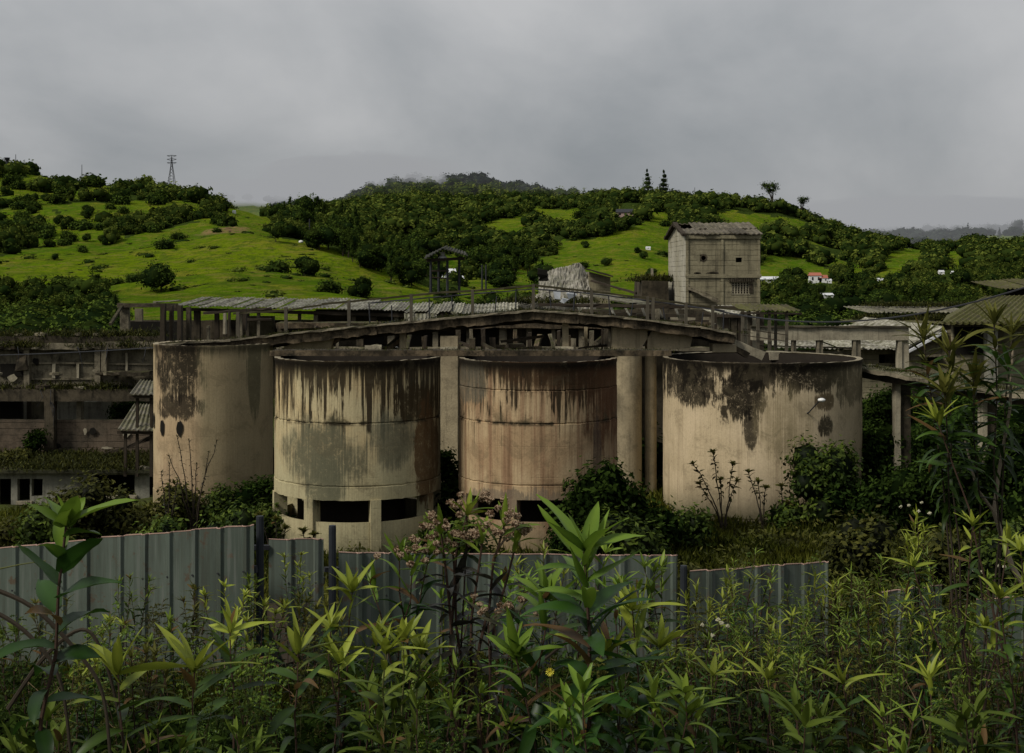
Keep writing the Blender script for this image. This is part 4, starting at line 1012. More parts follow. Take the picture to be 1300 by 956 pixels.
m_ = MB(); m_.beam(P(196, 383, 66.5), P(228, 381, 67), .9, .05, .02, .5); m_.build('loose_slab', SHEET_G, FR)

# ================================================================== debris laden frame right of the gable peak
DF = thing('collapsed_shed', 'collapsed dark shed frame with hanging broken sheets right of the gable peak', 'shed', P(760, 420, 63))
for (x0, x1, y0, y1, Y) in ((684, 962, 385, 388, 62), (690, 950, 396, 399, 64), (700, 900, 403, 406, 62)):
    m_ = MB(); m_.beam(P(x0, y0, Y), P(x1, y0 + 4, Y), .15, .14, .03, .5); m_.build('cross_beam', WOOD, DF)
for px in (690, 706, 727, 748, 772, 797, 808, 832, 845, 862, 884, 905):
    Y = random.uniform(61.5, 64); m_ = MB(); x_ = XX(px, Y); w_ = random.choice((.1, .2, .3)); m_.box(x_, x_ + w_, Y, Y + w_, 3, ZZ(386 + random.uniform(0, 14), Y), .01, .6); m_.build('post', random.choice((WOOD, CONC_D, CONC)), DF)
for px, py, dx in ((690, 386, 5), (712, 386, 6), (733, 386, 5), (740, 388, -6), (775, 388, 5), (793, 389, 7), (815, 389, 4), (836, 391, 5), (858, 392, 5)):
    m_ = MB(); p0 = P(px, py, 62.5); p1 = P(px + dx, py + 12, 62.3); m_.beam(p0, p1, .14, .02, .005, .3); m_.build('broken_strip', random.choice((SHEET_L, SHEET_G)), DF)
m_ = MB(); m_.box(XX(684, 65), XX(850, 65), 65, 65.2, 3, ZZ(399, 65), .03, .7); m_.build('rear_wall', DARK, DF)
m_ = MB(); m_.beam(P(752, 372, 66), P(812, 384, 64), 1.6, .06, .02, .5); m_.beam(P(775, 378, 66), P(820, 386, 64), 1.0, .05, .02, .5); m_.build('fallen_roof', SHEET_G, DF)
m_ = MB(); m_.beam(P(751, 355, 68), P(808, 371, 66), .1, .1, .01, .5); m_.build('sloping_pole', WOOD, DF)
for (a, b, c, d, lb) in (((702, 368), (712, 369), (711, 380), (704, 379), 'white broken sheet standing in the rubble'), ((719, 372), (727, 370), (733, 374), (722, 380), 'pale blue broken sheet lying right of the white one'), ((714, 378), (722, 380), (716, 385), (711, 383), 'small pale scrap of sheet below the white one')):
    m_ = MB(); q = [P(*t, 66.5 + i * .05) for i, t in enumerate((a, b, c, d))]; m_.add(q, [(0, 1, 2, 3)]); o = m_.build('broken_sheet', mat_plain('scrap_white', (.6, .63, .66), .6, .2), None, False, False); o.modifiers.new('s', 'SOLIDIFY').thickness = .03; tag(o, lb, 'sheet')
# ruined stone gable
RU = thing('ruined_hut', 'broken grey stone hut with a crumbling roofline behind the gable peak', 'ruin', P(720, 385, 84))
sil = [(684, 392), (685, 350), (691, 345), (699, 343), (706, 340), (716, 339), (727, 336), (736, 334), (740, 338), (743, 344), (748, 349), (749, 392)]
STONE = mat_concrete('rubble_stone', (.30, .28, .235), (.21, .20, .165), .35, .55, .2)
m_ = MB(); Yr = 82; n = 60; vs = []; fs = []
for j in range(13):
    for i in range(n + 1):
        px = 684 + (749 - 684) * i / n; yt = np.interp(px, [a for a, b in sil[1:-1]], [b for a, b in sil[1:-1]]) + random.uniform(-.8, .8)
        py = 392 + (yt - 392) * j / 12; dY = 3.4 * (j / 12) ** 1.3 + (fbm(np.array(px / 4.0), np.array(py / 3.0), 61) - .5) * .9
        vs.append(P(px, py, Yr + float(dY)))
for j in range(12):
    for i in range(n): q = j * (n + 1) + i; fs.append((q, q + 1, q + n + 2, q + n + 1))
m_.add(vs, fs); o = m_.build('rubble_wall', STONE, RU, False, False); o.modifiers.new('s', 'SOLIDIFY').thickness = .5
m_ = MB(); m_.prism([(XX(748, 84), ZZ(392, 84)), (XX(775, 84), ZZ(392, 84)), (XX(775, 84), ZZ(352, 84)), (XX(748, 84), ZZ(345, 84))], 84, 88); m_.build('side_wall', CONC_T, RU)
m_ = MB(); m_.beam(P(742, 340, 83.6), P(778, 350, 83.6), .8, .08, .02, .4); m_.build('roof_edge', WOOD, RU)
m_ = MB(); m_.box(XX(684, 81.8), XX(694, 81.8), 81.2, 81.8, ZZ(357, 82), ZZ(342, 82), .12, .2); m_.build('broken_corner', DARK, RU)
m_ = MB(); 
for i in range(7):
    px = 655 + i * 9; v, f, t = blob((XX(px, 80), 80, ZZ(390, 80), 1.1, 1.0, .3 + (i * .12)), 1, 10); m_.add(v, f.tolist())
o = m_.build('rubble_heap', STONE, None, False); tag(o, 'heap of mossy rubble at the left foot of the ruined hut', 'rubble')

# tin shelter with the hanging insulator
TS = thing('tin_shelter', 'small dark tin roof shelter on thin posts with a white hanging fitting', 'shelter', P(565, 372, 65))
for (x, y1, y0, Y) in ((547, 330, 372, 65), (557, 322, 372, 66.4), (568, 330, 374, 65), (583, 326, 372, 66.4)):
    m_ = MB(); m_.tube([P(x, y0, Y), P(x, y1, Y)], .07, .06, 5); m_.build('post', RUSTY, TS)
for q in (((538, 329), (562, 315), (567, 312), (541, 324)), ((562, 315), (594, 324), (592, 320), (567, 312))):
    m_ = MB(); (a, b, c, d) = q; m_.corr(P(*a, 64.4), P(*b, 64.4), P(*c, 67.2), P(*d, 67.2), .16, .03); m_.build('roof_sheet', mat_sheet('black_tin', (.05, .05, .045), (.03, .03, .028), .2, .5), TS, False, False).modifiers.new('s', 'SOLIDIFY').thickness = .03
m_ = MB(); m_.beam(P(541, 329, 65), P(590, 326, 65), .1, .14, .01, .5); m_.beam(P(547, 343, 65), P(570, 343, 65), .08, .06, .01, .5); m_.beam(P(547, 351, 65), P(572, 353, 65), .08, .06, .01, .5); m_.build('cross_beam', WOOD, TS)
m_ = MB(); c = P(562, 324, 65.2); m_.lathe([(.02, c[2] + .18), (.12, c[2] + .15), (.10, c[2]), (.22, c[2] - .12), (.2, c[2] - .2), (.02, c[2] - .2)], 12, c[0], c[1]); m_.build('hanging_fitting', WHITEP, TS)

# ================================================================== concrete tower house
TW = thing('concrete_tower', 'tall board marked concrete tower house with slipping tile roof', 'tower', P(915, 440, 75))
x0, x1, Y0, Y1 = XX(871, 75), XX(965, 75), 75.0, 83.5; ze = ZZ(296, 75); zb = 3.2; zr = ze + .62
def wall_holes(x0, x1, z0, z1, Y, holes, mat, par, name='wall', th=.25):
    xs = sorted(set([x0, x1] + [h for H in holes for h in H[:2]])); zs = sorted(set([z0, z1] + [h for H in holes for h in H[2:4]])); m_ = MB()
    for i in range(len(xs) - 1):
        for j in range(len(zs) - 1):
            cx, cz = (xs[i] + xs[i + 1]) / 2, (zs[j] + zs[j + 1]) / 2
            if any(H[0] < cx < H[1] and H[2] < cz < H[3] for H in holes): continue
            m_.add([(xs[i], Y, zs[j]), (xs[i + 1], Y, zs[j]), (xs[i + 1], Y, zs[j + 1]), (xs[i], Y, zs[j + 1])], [(0, 1, 2, 3)])
    for H in holes:
        a, b, c, d = H[:4]; m_.add([(a, Y, c), (b, Y, c), (b, Y, d), (a, Y, d), (a, Y + th, c), (b, Y + th, c), (b, Y + th, d), (a, Y + th, d)], [(0, 1, 5, 4), (1, 2, 6, 5), (2, 3, 7, 6), (3, 0, 4, 7)])
    return m_.build(name, mat, par, False, False)
hp = lambda a, b, c, d: (XX(a, 75), XX(b, 75), ZZ(d, 75), ZZ(c, 75))
wall_holes(x0, x1, zb, ze, Y0, [hp(889, 897, 323, 332), hp(934, 942, 327, 333), hp(881, 890, 346, 350), hp(898, 911, 346, 350), hp(872, 878, 365, 372), hp(929, 951, 358, 373)], CONC_T, TW)
m_ = MB(); m_.add([(x0, Y0, zb), (x0, Y1, zb), (x0, Y1, ze), (x0, (Y0 + Y1) / 2, zr), (x0, Y0, ze)], [(0, 1, 2, 3, 4)]); m_.add([(x1, Y0, zb), (x1, Y1, zb), (x1, Y1, ze), (x1, (Y0 + Y1) / 2, zr), (x1, Y0, ze)], [(0, 4, 3, 2, 1)]); m_.add([(x0, Y1, zb), (x1, Y1, zb), (x1, Y1, ze), (x0, Y1, ze)], [(0, 1, 2, 3)]); m_.build('side_wall', mat_concrete('tower_side', (.36, .34, .27), (.27, .25, .18), .3, .3, .4, lines=True), TW, False, False)
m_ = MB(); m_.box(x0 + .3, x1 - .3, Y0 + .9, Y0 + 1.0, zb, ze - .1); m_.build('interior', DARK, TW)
for px in (870.6, 915, 961.5): m_ = MB(); m_.box(XX(px, 75), XX(px + 3.4, 75), Y0 - .06, Y0 - .004, zb, ze, .008, .5); m_.build('pilaster', CONC_T, TW)
for py, hh in ((303, .18), (352.5, .2)): m_ = MB(); m_.box(x0 - .05, x1 + .05, Y0 - .10, Y0 - .065, ZZ(py, 75), ZZ(py, 75) + hh, .008, .4); m_.build('string_course', CONC_T, TW)
m_ = MB(); m_.box(XX(925, 75), XX(957, 75), Y0 - .14, Y0 - .005, ZZ(357.5, 75), ZZ(355, 75), .02, .2)
for k in range(12): m_.box(XX(925 + k * 2.7, 75), XX(926 + k * 2.7, 75), Y0 - .18, Y0 - .02, ZZ(358, 75), ZZ(353, 75) + random.uniform(-.05, .05))
m_.build('window_head', CONC_D, TW)
GRB = MB(); GRB.box(XX(928, 75), XX(952, 75), Y0 - .03, Y0 + .02, ZZ(358.4, 75), ZZ(357.6, 75)); GRB.box(XX(928, 75), XX(952, 75), Y0 - .03, Y0 + .02, ZZ(374, 75), ZZ(373.2, 75)); GR = GRB.build('window_grille', CONC_L, TW); GR['_o'] = list(TW['_o'])
for k in range(7): m_ = MB(); px = 929 + k * 3.6; m_.box(XX(px, 75) - .035, XX(px, 75) + .035, Y0 + .01, Y0 + .08, ZZ(373, 75), ZZ(358, 75)); m_.build('grille_bar', CONC_L, GR)
for k in range(6): m_ = MB(); py = 358.4 + k * 2.9; m_.box(XX(929, 75), XX(951, 75), Y0 + .085, Y0 + .14, ZZ(py, 75) - .03, ZZ(py, 75) + .03); m_.build('grille_bar', CONC_L, GR)
m_ = MB(); m_.box(XX(951.3, 74.9), XX(956, 74.9), Y0 - .05, Y0 - .004, ZZ(372, 75), ZZ(360, 75)); m_.build('stair_rail', CONC_D, TW); 
m_ = MB(); m_.beam(P(874, 364, 74.85), P(914, 382, 74.6), .3, .14, .02, .3); m_.beam(P(874, 361, 74.7), P(912, 379, 74.5), .06, .05, .01, .3); m_.build('slanting_canopy', CONC, TW)
for row in range(2):      # slipping tiles on the front slope
    n = 5 + row
    for k in range(n):
        t0 = k / n; t1 = (k + 1.02) / n; ya, yb = (Y0 - .22, Y0 + 2.0) if row == 0 else (Y0 + 1.8, (Y0 + Y1) / 2); za = ze - .08 + (ya - Y0 + .22) * (.72 / 4.45); zc = ze - .08 + (yb - Y0 + .22) * (.72 / 4.45)
        if row == 1 and k == 0: continue
        xa = x0 - .05 + (x1 - x0 + .18) * t0; xb = x0 - .05 + (x1 - x0 + .18) * t1; dz = random.uniform(0, .07); s_ = random.uniform(-.12, .12)
        m_ = MB(); m_.corr((xa + s_, ya + random.uniform(-.15, .15), za + dz), (xb + s_, ya + random.uniform(-.15, .15), za + dz + .03), (xb, yb, zc + dz + .03 + row * .05), (xa, yb, zc + dz + row * .05), .3, .025); m_.build('roof_sheet', ROOFD, TW, False, False).modifiers.new('s', 'SOLIDIFY').thickness = .05
m_ = MB(); m_.corr((x0 - .2, (Y0 + Y1) / 2, zr + .08), (x1 + .2, (Y0 + Y1) / 2, zr + .08), (x1 + .2, Y1 + .4, ze), (x0 - .2, Y1 + .4, ze), .3, .03); m_.build('rear_roof', ROOFD, TW, False, False).modifiers.new('s', 'SOLIDIFY').thickness = .05
m_ = MB(); m_.beam((x0 - .12, Y0 - .25, ze - .05), (x0 - .12, (Y0 + Y1) / 2, zr + .15), .25, .14, .03, .4); m_.beam((x0 - .12, (Y0 + Y1) / 2, zr + .15), (x0 - .12, Y1 + .3, ze), .25, .14, .03, .4); m_.build('verge', WOOD, TW)
for cx, cz, rw, rh_ in ((893, 327.5, 5.2, 5.2), (885.5, 348, 6, 3), (904.5, 348, 8.5, 3.2), (875, 368.5, 4, 4.6)):
    pts = []; n_ = 18; c = P(cx, cz, 75)
    for i in range(n_):
        a = i / n_ * 6.283; q = random.uniform(.72, 1.1); pts.append((c[0] + math.cos(a) * rw / 22.7 * q, Y0 - .012, c[2] + math.sin(a) * rh_ / 22.7 * q))
    inn = []
    for p in pts: inn.append((c[0] + (p[0] - c[0]) * .62, Y0 - .012, c[2] + (p[2] - c[2]) * .62))
    m_ = MB(); m_.add(pts + inn, [(i, (i + 1) % n_, n_ + (i + 1) % n_, n_ + i) for i in range(n_)]); m_.build('broken_edge', CONC_D, TW, False, False)
# dark concrete box next to the tower
m_ = MB(); m_.box(XX(815, 80), XX(849, 80), 80, 85, 3.5, ZZ(357, 80), .04, .8); o = m_.build('concrete_box', CONC_D); tag(o, 'dark square concrete box with a grassy top left of the tower', 'building')
m_ = MB(); m_.box(XX(826.5, 81), XX(829.5, 81), 81, 81.2, ZZ(357, 81), ZZ(341, 81), .02, .3); o = m_.build('stub_post', CONC_L); tag(o, 'short pale concrete post standing on the dark concrete box', 'post')
# pale low wall below the tower
LW = thing('low_annex', 'low pale annex below the tower with small posts and openings', 'building', P(880, 420, 69))
for (a, b, c, d, Y, mt, nm) in ((800, 968, 402, 440, 69, CONC_L, 'wall'), (905, 960, 398, 402, 68.6, SHEET_L, 'cornice')):
    m_ = MB(); m_.box(XX(a, Y), XX(b, Y), Y, Y + .25, ZZ(d, Y) - (1 if nm == 'wall' else 0), ZZ(c, Y), .01, .6); m_.build(nm, mt, LW)
sheet_row(LW, 906, 962, 398, 399, 389, 388, 65, 70.5, 5, SHEET_L, jit=.03)
for px in (918, 928, 937, 951, 962):
    m_ = MB(); w_ = random.choice((.15, .3)); x_ = XX(px, 65.3); m_.box(x_, x_ + w_, 65.3, 65.3 + w_, 3, ZZ(399, 65.3), .01, .6); m_.build('post', random.choice((WOOD, CONC_D)), LW)
# mossy canopy on posts right of the tower
CN = thing('mossy_canopy', 'mossy sheet canopy on slim posts at the end of the walkway', 'canopy', P(975, 440, 56))
sheet_row(CN, 944, 1016, 394, 395, 386, 387, 54.5, 57.5, 6, SHEET_M, jit=.02)
for px, Y in ((943, 54.6), (962.5, 54.6), (977, 54.6), (999, 54.6), (951, 57), (985, 57)):
    m_ = MB(); x_ = XX(px, Y); m_.box(x_ - .06, x_ + .06, Y, Y + .12, 1.6, ZZ(395, Y), .008, .5); m_.build('post', RAILM, CN)
m_ = MB(); m_.beam(P(940, 396, 54.55), P(1018, 397, 54.55), .08, .08, .01, .4)
for y in (425, 433): m_.beam(P(943, y - 8, 54.5), P(1000, y, 54.5), .03, .03, .005, .5)
m_.build('eaves_beam', WOOD, CN)
# broken stair slab descending right
ST = thing('stair_ramp', 'broken pale concrete ramp dropping to the right of the walkway', 'ramp', P(960, 445, 52))
for (a, b, Y, w_, h_, mt) in (((925, 428), (970, 446), 51.9, .5, .35, CONC_L), ((900, 424), (950, 447), 50.9, .9, .22, BEAMC), ((975, 446), (1008, 447), 53, .7, .3, CONC_L)):
    m_ = MB(); m_.beam(P(*a, Y), P(*b, Y), w_, h_, .03, .35); m_.build('slab', mt, ST)
# ================================================================== right hand buildings
BW = thing('colonnade', 'long stained concrete beam on square posts right of the canopy', 'colonnade', P(1050, 440, 60))
m_ = MB(); m_.box(XX(955, 60), XX(1154, 60), 60, 60.45, ZZ(432, 60), ZZ(416, 60), .012, .5); m_.build('beam', CONC_L, BW)
m_ = MB(); m_.box(XX(953, 60), XX(1156, 60), 59.9, 60.55, ZZ(416, 60) + .004, ZZ(414, 60), .02, .5); m_.build('capping', CONC_D, BW)
for px, w_ in ((1037, 8), (1083, 10), (1140, 14), (1005, 6), (975, 5)):
    m_ = MB(); m_.box(XX(px, 60.1), XX(px + w_ * .35, 60.1), 60.05, 60.1 + w_ / 40, 1.2, ZZ(432, 60) - .005, .008, .5); m_.box(XX(px + w_ * .36, 60.1), XX(px + w_, 60.1), 60.12, 60.15 + w_ / 40, 1.2, ZZ(432, 60) - .005, .008, .5); m_.build('post', CONC if w_ != 14 else CONC_L, BW)
for y in (441, 447): m_ = MB(); m_.beam(P(960, y - 3, 60.6), P(1082, y, 60.6), .08, .06, .01, .5); m_.build('rail', CONC, BW)
W1 = thing('warehouse', 'low warehouse with pale corrugated roof behind the concrete colonnade', 'warehouse', P(1070, 460, 72))
sheet_row(W1, 985, 1146, 441, 443, 427, 428, 70, 77, 10, SHEET_L, .25, .035, jit=.04)
HOLE = [(XX(1116, 71), XX(1139, 71), ZZ(461, 71), ZZ(450, 71)), (XX(1062, 71), XX(1083, 71), ZZ(461, 71), ZZ(450, 71))]
wall_holes(XX(960, 71), XX(1152, 71), 1.5, ZZ(444, 71), 71, HOLE, CONC_T, W1)
m_ = MB(); m_.box(XX(960, 73), XX(1152, 73), 73, 73.2, 1.5, ZZ(446, 73)); m_.build('interior', DARK, W1)
W2 = thing('gabled_warehouse', 'gable ended concrete building with a bright lean roof edge at the right', 'warehouse', P(1200, 465, 70))
Y = 69.0
poly = [(1150, 478), (1150, 447), (1199, 420), (1212, 417), (1216, 478)]
m_ = MB(); m_.add([P(a, b, Y) for a, b in poly], [(0, 4, 3, 2, 1)]); m_.build('gable_wall', CONC_T, W2, False, False)
m_ = MB(); m_.add([P(1150, 478, Y), P(1150, 447, Y), (XX(1150, Y), 82, ZZ(447, Y)), (XX(1150, Y), 82, ZZ(478, Y))], [(0, 1, 2, 3)]); m_.build('side_wall', CONC, W2, False, False)
m_ = MB(); m_.corr(P(1145, 446, Y - .3), (XX(1145, Y - .3), 84, ZZ(446, Y - .3)), (XX(1199, Y - .3), 84, ZZ(417, Y - .3)), P(1199, 417, Y - .3), .3, .03); m_.build('roof_slope', SHEET_L, W2, False, False).modifiers.new('s', 'SOLIDIFY').thickness = .12
m_ = MB(); m_.beam(P(1147, 448, Y - .35), P(1200, 419, Y - .35), .22, .12, .01, .3); m_.build('verge', TINR, W2)
m_ = MB(); m_.box(XX(1170, Y), XX(1192, Y), Y - .02, Y - .004, ZZ(463, Y), ZZ(453, Y)); m_.build('window', DARK, W2); m_ = MB(); m_.beam(P(1168, 451, Y - .2), P(1194, 450, Y - .2), .3, .1, .01, .3); m_.build('window_head', CONC, W2)
W3 = thing('roof_range', 'range of old roofs with mossy ridges behind the gabled building', 'warehouse', P(1150, 420, 84))
sheet_row(W3, 1080, 1205, 425, 424, 414, 412, 78, 86, 9, SHEET_L, .3, .035, jit=.03)
sheet_row(W3, 1096, 1215, 412, 411, 406, 405, 84, 90, 8, SHEET_M, .3, .04, jit=.05)
m_ = MB(); m_.box(XX(1085, 79), XX(1210, 79), 79, 79.2, 2.5, ZZ(426, 79)); m_.build('wall', CONC, W3)
m_ = MB(); m_.box(XX(1098, 85), XX(1215, 85), 85, 85.2, 2.5, ZZ(413, 85)); m_.build('upper_wall', CONC_D, W3)
W4 = thing('long_roof', 'long mossy warehouse roof farthest back in the right group', 'warehouse', P(1170, 400, 100))
sheet_row(W4, 1104, 1242, 397, 396, 389, 388, 100, 108, 12, SHEET_G, .35, .05, jit=.04)
m_ = MB(); m_.box(XX(1108, 101), XX(1242, 101), 101, 101.3, 4, ZZ(398, 101)); m_.build('wall', DARK, W4)
W5 = thing('hipped_building', 'large building with a mossy hipped roof and pale corner pillar at the far right', 'building', P(1270, 440, 66))
m_ = MB()
A, B, C, D = P(1196, 409, 64), P(1420, 409, 64), P(1420, 402, 78), P(1202, 400, 76); E, Fp = P(1250, 376, 70), P(1420, 373, 70)
m_.corr(A, B, Fp, E, .3, .04, 5); m_.add([A, E, D], [(0, 1, 2)]); m_.add([D, E, Fp, C], [(0, 1, 2, 3)]); m_.build('roof', SHEET_M, W5, False, False).modifiers.new('s', 'SOLIDIFY').thickness = .1
m_ = MB(); m_.box(XX(1210, 66), XX(1420, 66), 66, 66.3, 2.0, ZZ(412, 66)); m_.build('wall', CONC_T, W5)
m_ = MB(); m_.box(XX(1250, 65), XX(1263, 65), 64.6, 65.1, 1.5, ZZ(411, 65), .006, .5); m_.build('corner_pillar', WHITEW, W5)
m_ = MB(); m_.box(XX(1212, 65.9), XX(1248, 65.9), 65.9, 65.99, ZZ(450, 66), ZZ(415, 66)); m_.build('opening', DARK, W5)  # near-black panel laid on the wall for the opening's shade
W6 = thing('upper_roof', 'small mossy roof peeping above the hipped roof at the right edge', 'roof', P(1290, 368, 90))
sheet_row(W6, 1272, 1400, 366, 366, 357, 352, 88, 94, 6, SHEET_M, .3, .04); m_ = MB(); m_.box(XX(1280, 89), XX(1400, 89), 89, 89.2, 8, ZZ(367, 89)); m_.build('wall', DARK, W6)

# curved elevated walkway on the right
CW = thing('curved_walkway', 'curved elevated walkway of mossy slabs leaving the widest tank to the right', 'walkway', P(1200, 480, 48))
cp = [(1086, 462, 49.6), (1120, 468, 48.6), (1160, 474, 47.2), (1200, 481, 45.6), (1245, 489, 43.6), (1300, 497, 41), (1370, 506, 38.5)]
for k, (a, b) in enumerate(zip(cp[:-1], cp[1:])):
    m_ = MB(); p0 = P(*a); p1 = P(*b); m_.beam(p0, p1, 1.5, .14, .03, .5); m_.build('deck_slab', CONC, CW)
    m_ = MB(); q0 = (p0[0], p0[1] - .62, p0[2] - .15); q1 = (p1[0], p1[1] - .62, p1[2] - .15); m_.beam(q0, q1, .2, .28, .02, .5); m_.build('edge_beam', CONC_D, CW)
    m_ = MB(); q0 = (p0[0], p0[1] + .5, p0[2] + .012); q1 = (p1[0], p1[1] + .5, p1[2] + .012); m_.beam(q0, q1, .35, .012, .004, .5); m_.build('kerb', CONC_D, CW)
for px, py, Y, w_ in ((1136, 474, 48.0, 17), (1246, 493, 43.4, 16)):
    m_ = MB(); x_ = XX(px, Y); ww = w_ / FPX * Y; m_.box(x_, x_ + ww * .38, Y - .1, Y - .1 + .45, .8, ZZ(py, Y) - .32, .008, .5); m_.build('pillar', CONC_L, CW)  # lit side of each pillar painted as pale concrete
    m_ = MB(); m_.box(x_ + ww * .385, x_ + ww * 1.2, Y + .02, Y + .5, .8, ZZ(py, Y) - .33, .008, .5); m_.build('pillar', CONC_D, CW)  # same pillar's unlit side painted as darker concrete

# ================================================================== ruined hall on the left
LH = thing('ruined_hall', 'long ruined two storey concrete hall with panelled wall at the left', 'building', P(100, 500, 62))
def lb(a, b, c, d, Y, D, mt, nm, jit=.012, seg=.5): m_ = MB(); m_.box(XX(a, Y), XX(b, Y), Y, Y + D, ZZ(d, Y), ZZ(c, Y), jit, seg); return m_.build(nm, mt, LH)
lb(-160, 203, 440, 500, 62.3, .3, CONC_W, 'panelled_wall', 0, 0)
lb(-160, 203, 427, 439.5, 62.0, .9, CONC_D, 'parapet', .03, .35); lb(-160, 128, 436, 444, 61.85, .3, CONC, 'band_beam', .03, .35); lb(134, 203, 434, 443, 61.75, .35, CONC, 'band_beam', .02, .35)
for a, b, c, d in ((30, 37, 438, 494), (120, 127, 436, 492), (128, 135, 434, 472), (-40, -30, 438, 494), (-100, -90, 438, 494)): lb(a, b, c, d, 61.95, .34, CONC, 'pilaster')
for a, b, c, d in ((66, 70, 462, 480), (97, 100, 462, 480), (159, 162, 448, 478)): lb(a, b, c, d, 62.18, .11, CONC_L, 'stud')
for a, b, c in ((37, 120, 460), (37, 120, 480), (135, 200, 461), (37, 96, 487)): lb(a, b, c, c + 2.2, 62.22, .07, CONC, 'string_course')
lb(134, 189, 472, 477, 61.2, .9, CONC_D, 'broken_shelf', .05, .3); lb(0, 30, 462, 478, 62.2, .09, DARK, 'opening'); lb(20, 33, 448, 470, 61.8, .4, CONC_D, 'broken_block', .1, .3)  # the opening is a near-black panel painted as shade
lb(-160, 203, 494, 509.5, 61.6, .8, CONC_D, 'floor_beam', .02, .4)
for a, b, mt in ((0, 28, DARK), (28, 34, WHITEW), (34, 40, CONC_D), (40, 58, CONC_W), (70, 97, WHITEW), (97, 104, CONC_D), (104, 141, WHITEW), (141, 152, CONC_W), (152, 203, CONC_D), (-160, 0, CONC_D)): lb(a, b, 509.6, 534, 64.2 if mt is not DARK else 63.5, .2, mt, 'back_wall', 0, 0)
lb(56, 68, 494, 582, 61.5, .5, CONC_D, 'pillar'); lb(97, 103, 509, 535, 62.2, .4, CONC, 'pillar'); lb(-90, -80, 494, 582, 61.5, .5, CONC_D, 'pillar')
lb(-160, 203, 533, 602, 62.05, .3, mat_concrete('brick_infill', (.12, .092, .065), (.075, .062, .045), .6, .7, .35, lines=True), 'lower_wall', .012, .5)
m_ = MB(); m_.prism([(0, 0), (0, 0)], 0, 0) if False else None
m_.add([P(-160, 597, 57.6), P(192, 597, 57.6), P(192, 578, 62.04), P(-160, 578, 62.04), P(-160, 601, 57.6), P(192, 601, 57.6), P(192, 600, 62.04), P(-160, 600, 62.04)], [(0, 1, 2, 3), (4, 5, 1, 0), (4, 7, 6, 5), (0, 3, 7, 4), (1, 5, 6, 2)]); m_.build('mossy_roof', mat_concrete('mossy_slab', (.05, .05, .03), (.03, .03, .018), .6, 1.0, .3), LH)
Yl = 58.0
hl = lambda a, b, c, d: (XX(a, Yl), XX(b, Yl), ZZ(d, Yl), ZZ(c, Yl))
wall_holes(XX(-160, Yl), XX(190, Yl), -1.2, ZZ(601, Yl), Yl, [hl(-3, 14, 608, 642), hl(22, 38, 608, 636), hl(40, 54, 608, 630), hl(118, 171, 603, 629), hl(-60, -30, 608, 636)], WHITEW, LH, 'ground_floor_wall', .3)
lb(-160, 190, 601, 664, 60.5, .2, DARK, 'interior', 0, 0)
for a, b, c, d in ((20, 40, 637, 641), (116, 173, 629.5, 633)): lb(a, b, c, d, 57.8, .19, CONC_L, 'sill')
lb(104, 118, 602, 640, 57.9, .09, WHITEW, 'pilaster'); lb(190, 197, 500, 640, 59, .4, DARK, 'dark_gap')  # shaded gap at the corner drawn as a near-black strip
for k in range(40):
    px = random.uniform(-40, 195); yy = random.choice((426, 443, 476, 493, 509, 596)); Yq = {426: 62.1, 443: 61.8, 476: 61.4, 493: 61.7, 509: 62, 596: 57.9}[yy]; s_ = random.uniform(.05, .22); c = P(px, yy, Yq)
    m_ = MB(); v, f, t = blob((c[0], c[1], c[2] + s_ * .3, s_ * random.uniform(1, 2.4), s_, s_ * .6), 1, 6); m_.add(v, f.tolist()); m_.build('rubble_piece', random.choice((CONC, CONC_D, CONC_L, WOOD)), LH)
for k in range(9):
    px = random.uniform(-20, 190); y0 = random.choice((440, 495, 510)); m_ = MB(); m_.tube([P(px, y0, 61.5), P(px + random.uniform(-4, 4), y0 + random.uniform(8, 16), 61.3), P(px + random.uniform(-8, 8), y0 + random.uniform(18, 34), 61.4)], .018, .012, 4); m_.build('hanging_wire', RUSTY, LH)
for k in range(16):
    px = random.uniform(-40, 190); Yq = 62.2 if k % 2 else 61.98; y0 = random.uniform(445, 488) if k % 2 else random.uniform(537, 570); m_ = MB(); w_ = random.uniform(2, 9); h_ = random.uniform(1.5, 6); n_ = 9; c = P(px, y0, Yq - .01)
    pts = [(c[0] + math.cos(i * .7) * w_ / 27 * random.uniform(.6, 1.1), c[1] , c[2] + math.sin(i * .7) * h_ / 27 * random.uniform(.6, 1.1)) for i in range(n_)]; m_.add(pts, [tuple(range(n_))]); m_.build('broken_render', random.choice((DARK, CONC_L, CONC_D)), LH, False, False)
# two little corrugated lean-to roofs
for (q, lbl) in ((((164, 500), (200, 500), (200, 484), (178, 482)), 'small grey corrugated lean-to roof, the upper of two beside the far left tank'), (((149, 545), (200, 546), (200, 513), (170, 513)), 'steep corrugated lean-to roof, the lower of two beside the far left tank')):
    e = thing('lean_to_roof', lbl, 'roof', P(*q[0], 58.5)); m_ = MB(); a, b, c, d = q; m_.corr(P(*a, 57.3), P(*b, 57.3), P(*c, 60.6), P(*d, 60.6), .22, .035); m_.build('roof_sheet', SHEET_G, e, False, False).modifiers.new('s', 'SOLIDIFY').thickness = .04
    m_ = MB(); m_.beam(P(q[0][0], q[0][1] + 2, 57.5), P(q[1][0], q[1][1] + 2, 57.5), .12, .12, .01, .4); m_.build('purlin', WOOD, e)
    for px in (q[0][0] + 8, 190): m_ = MB(); m_.box(XX(px, 57.6), XX(px, 57.6) + .12, 57.6, 57.72, ZZ(605, 57.6), ZZ(q[0][1] + 3, 57.6), .01, .6); m_.build('post', WOOD, e)
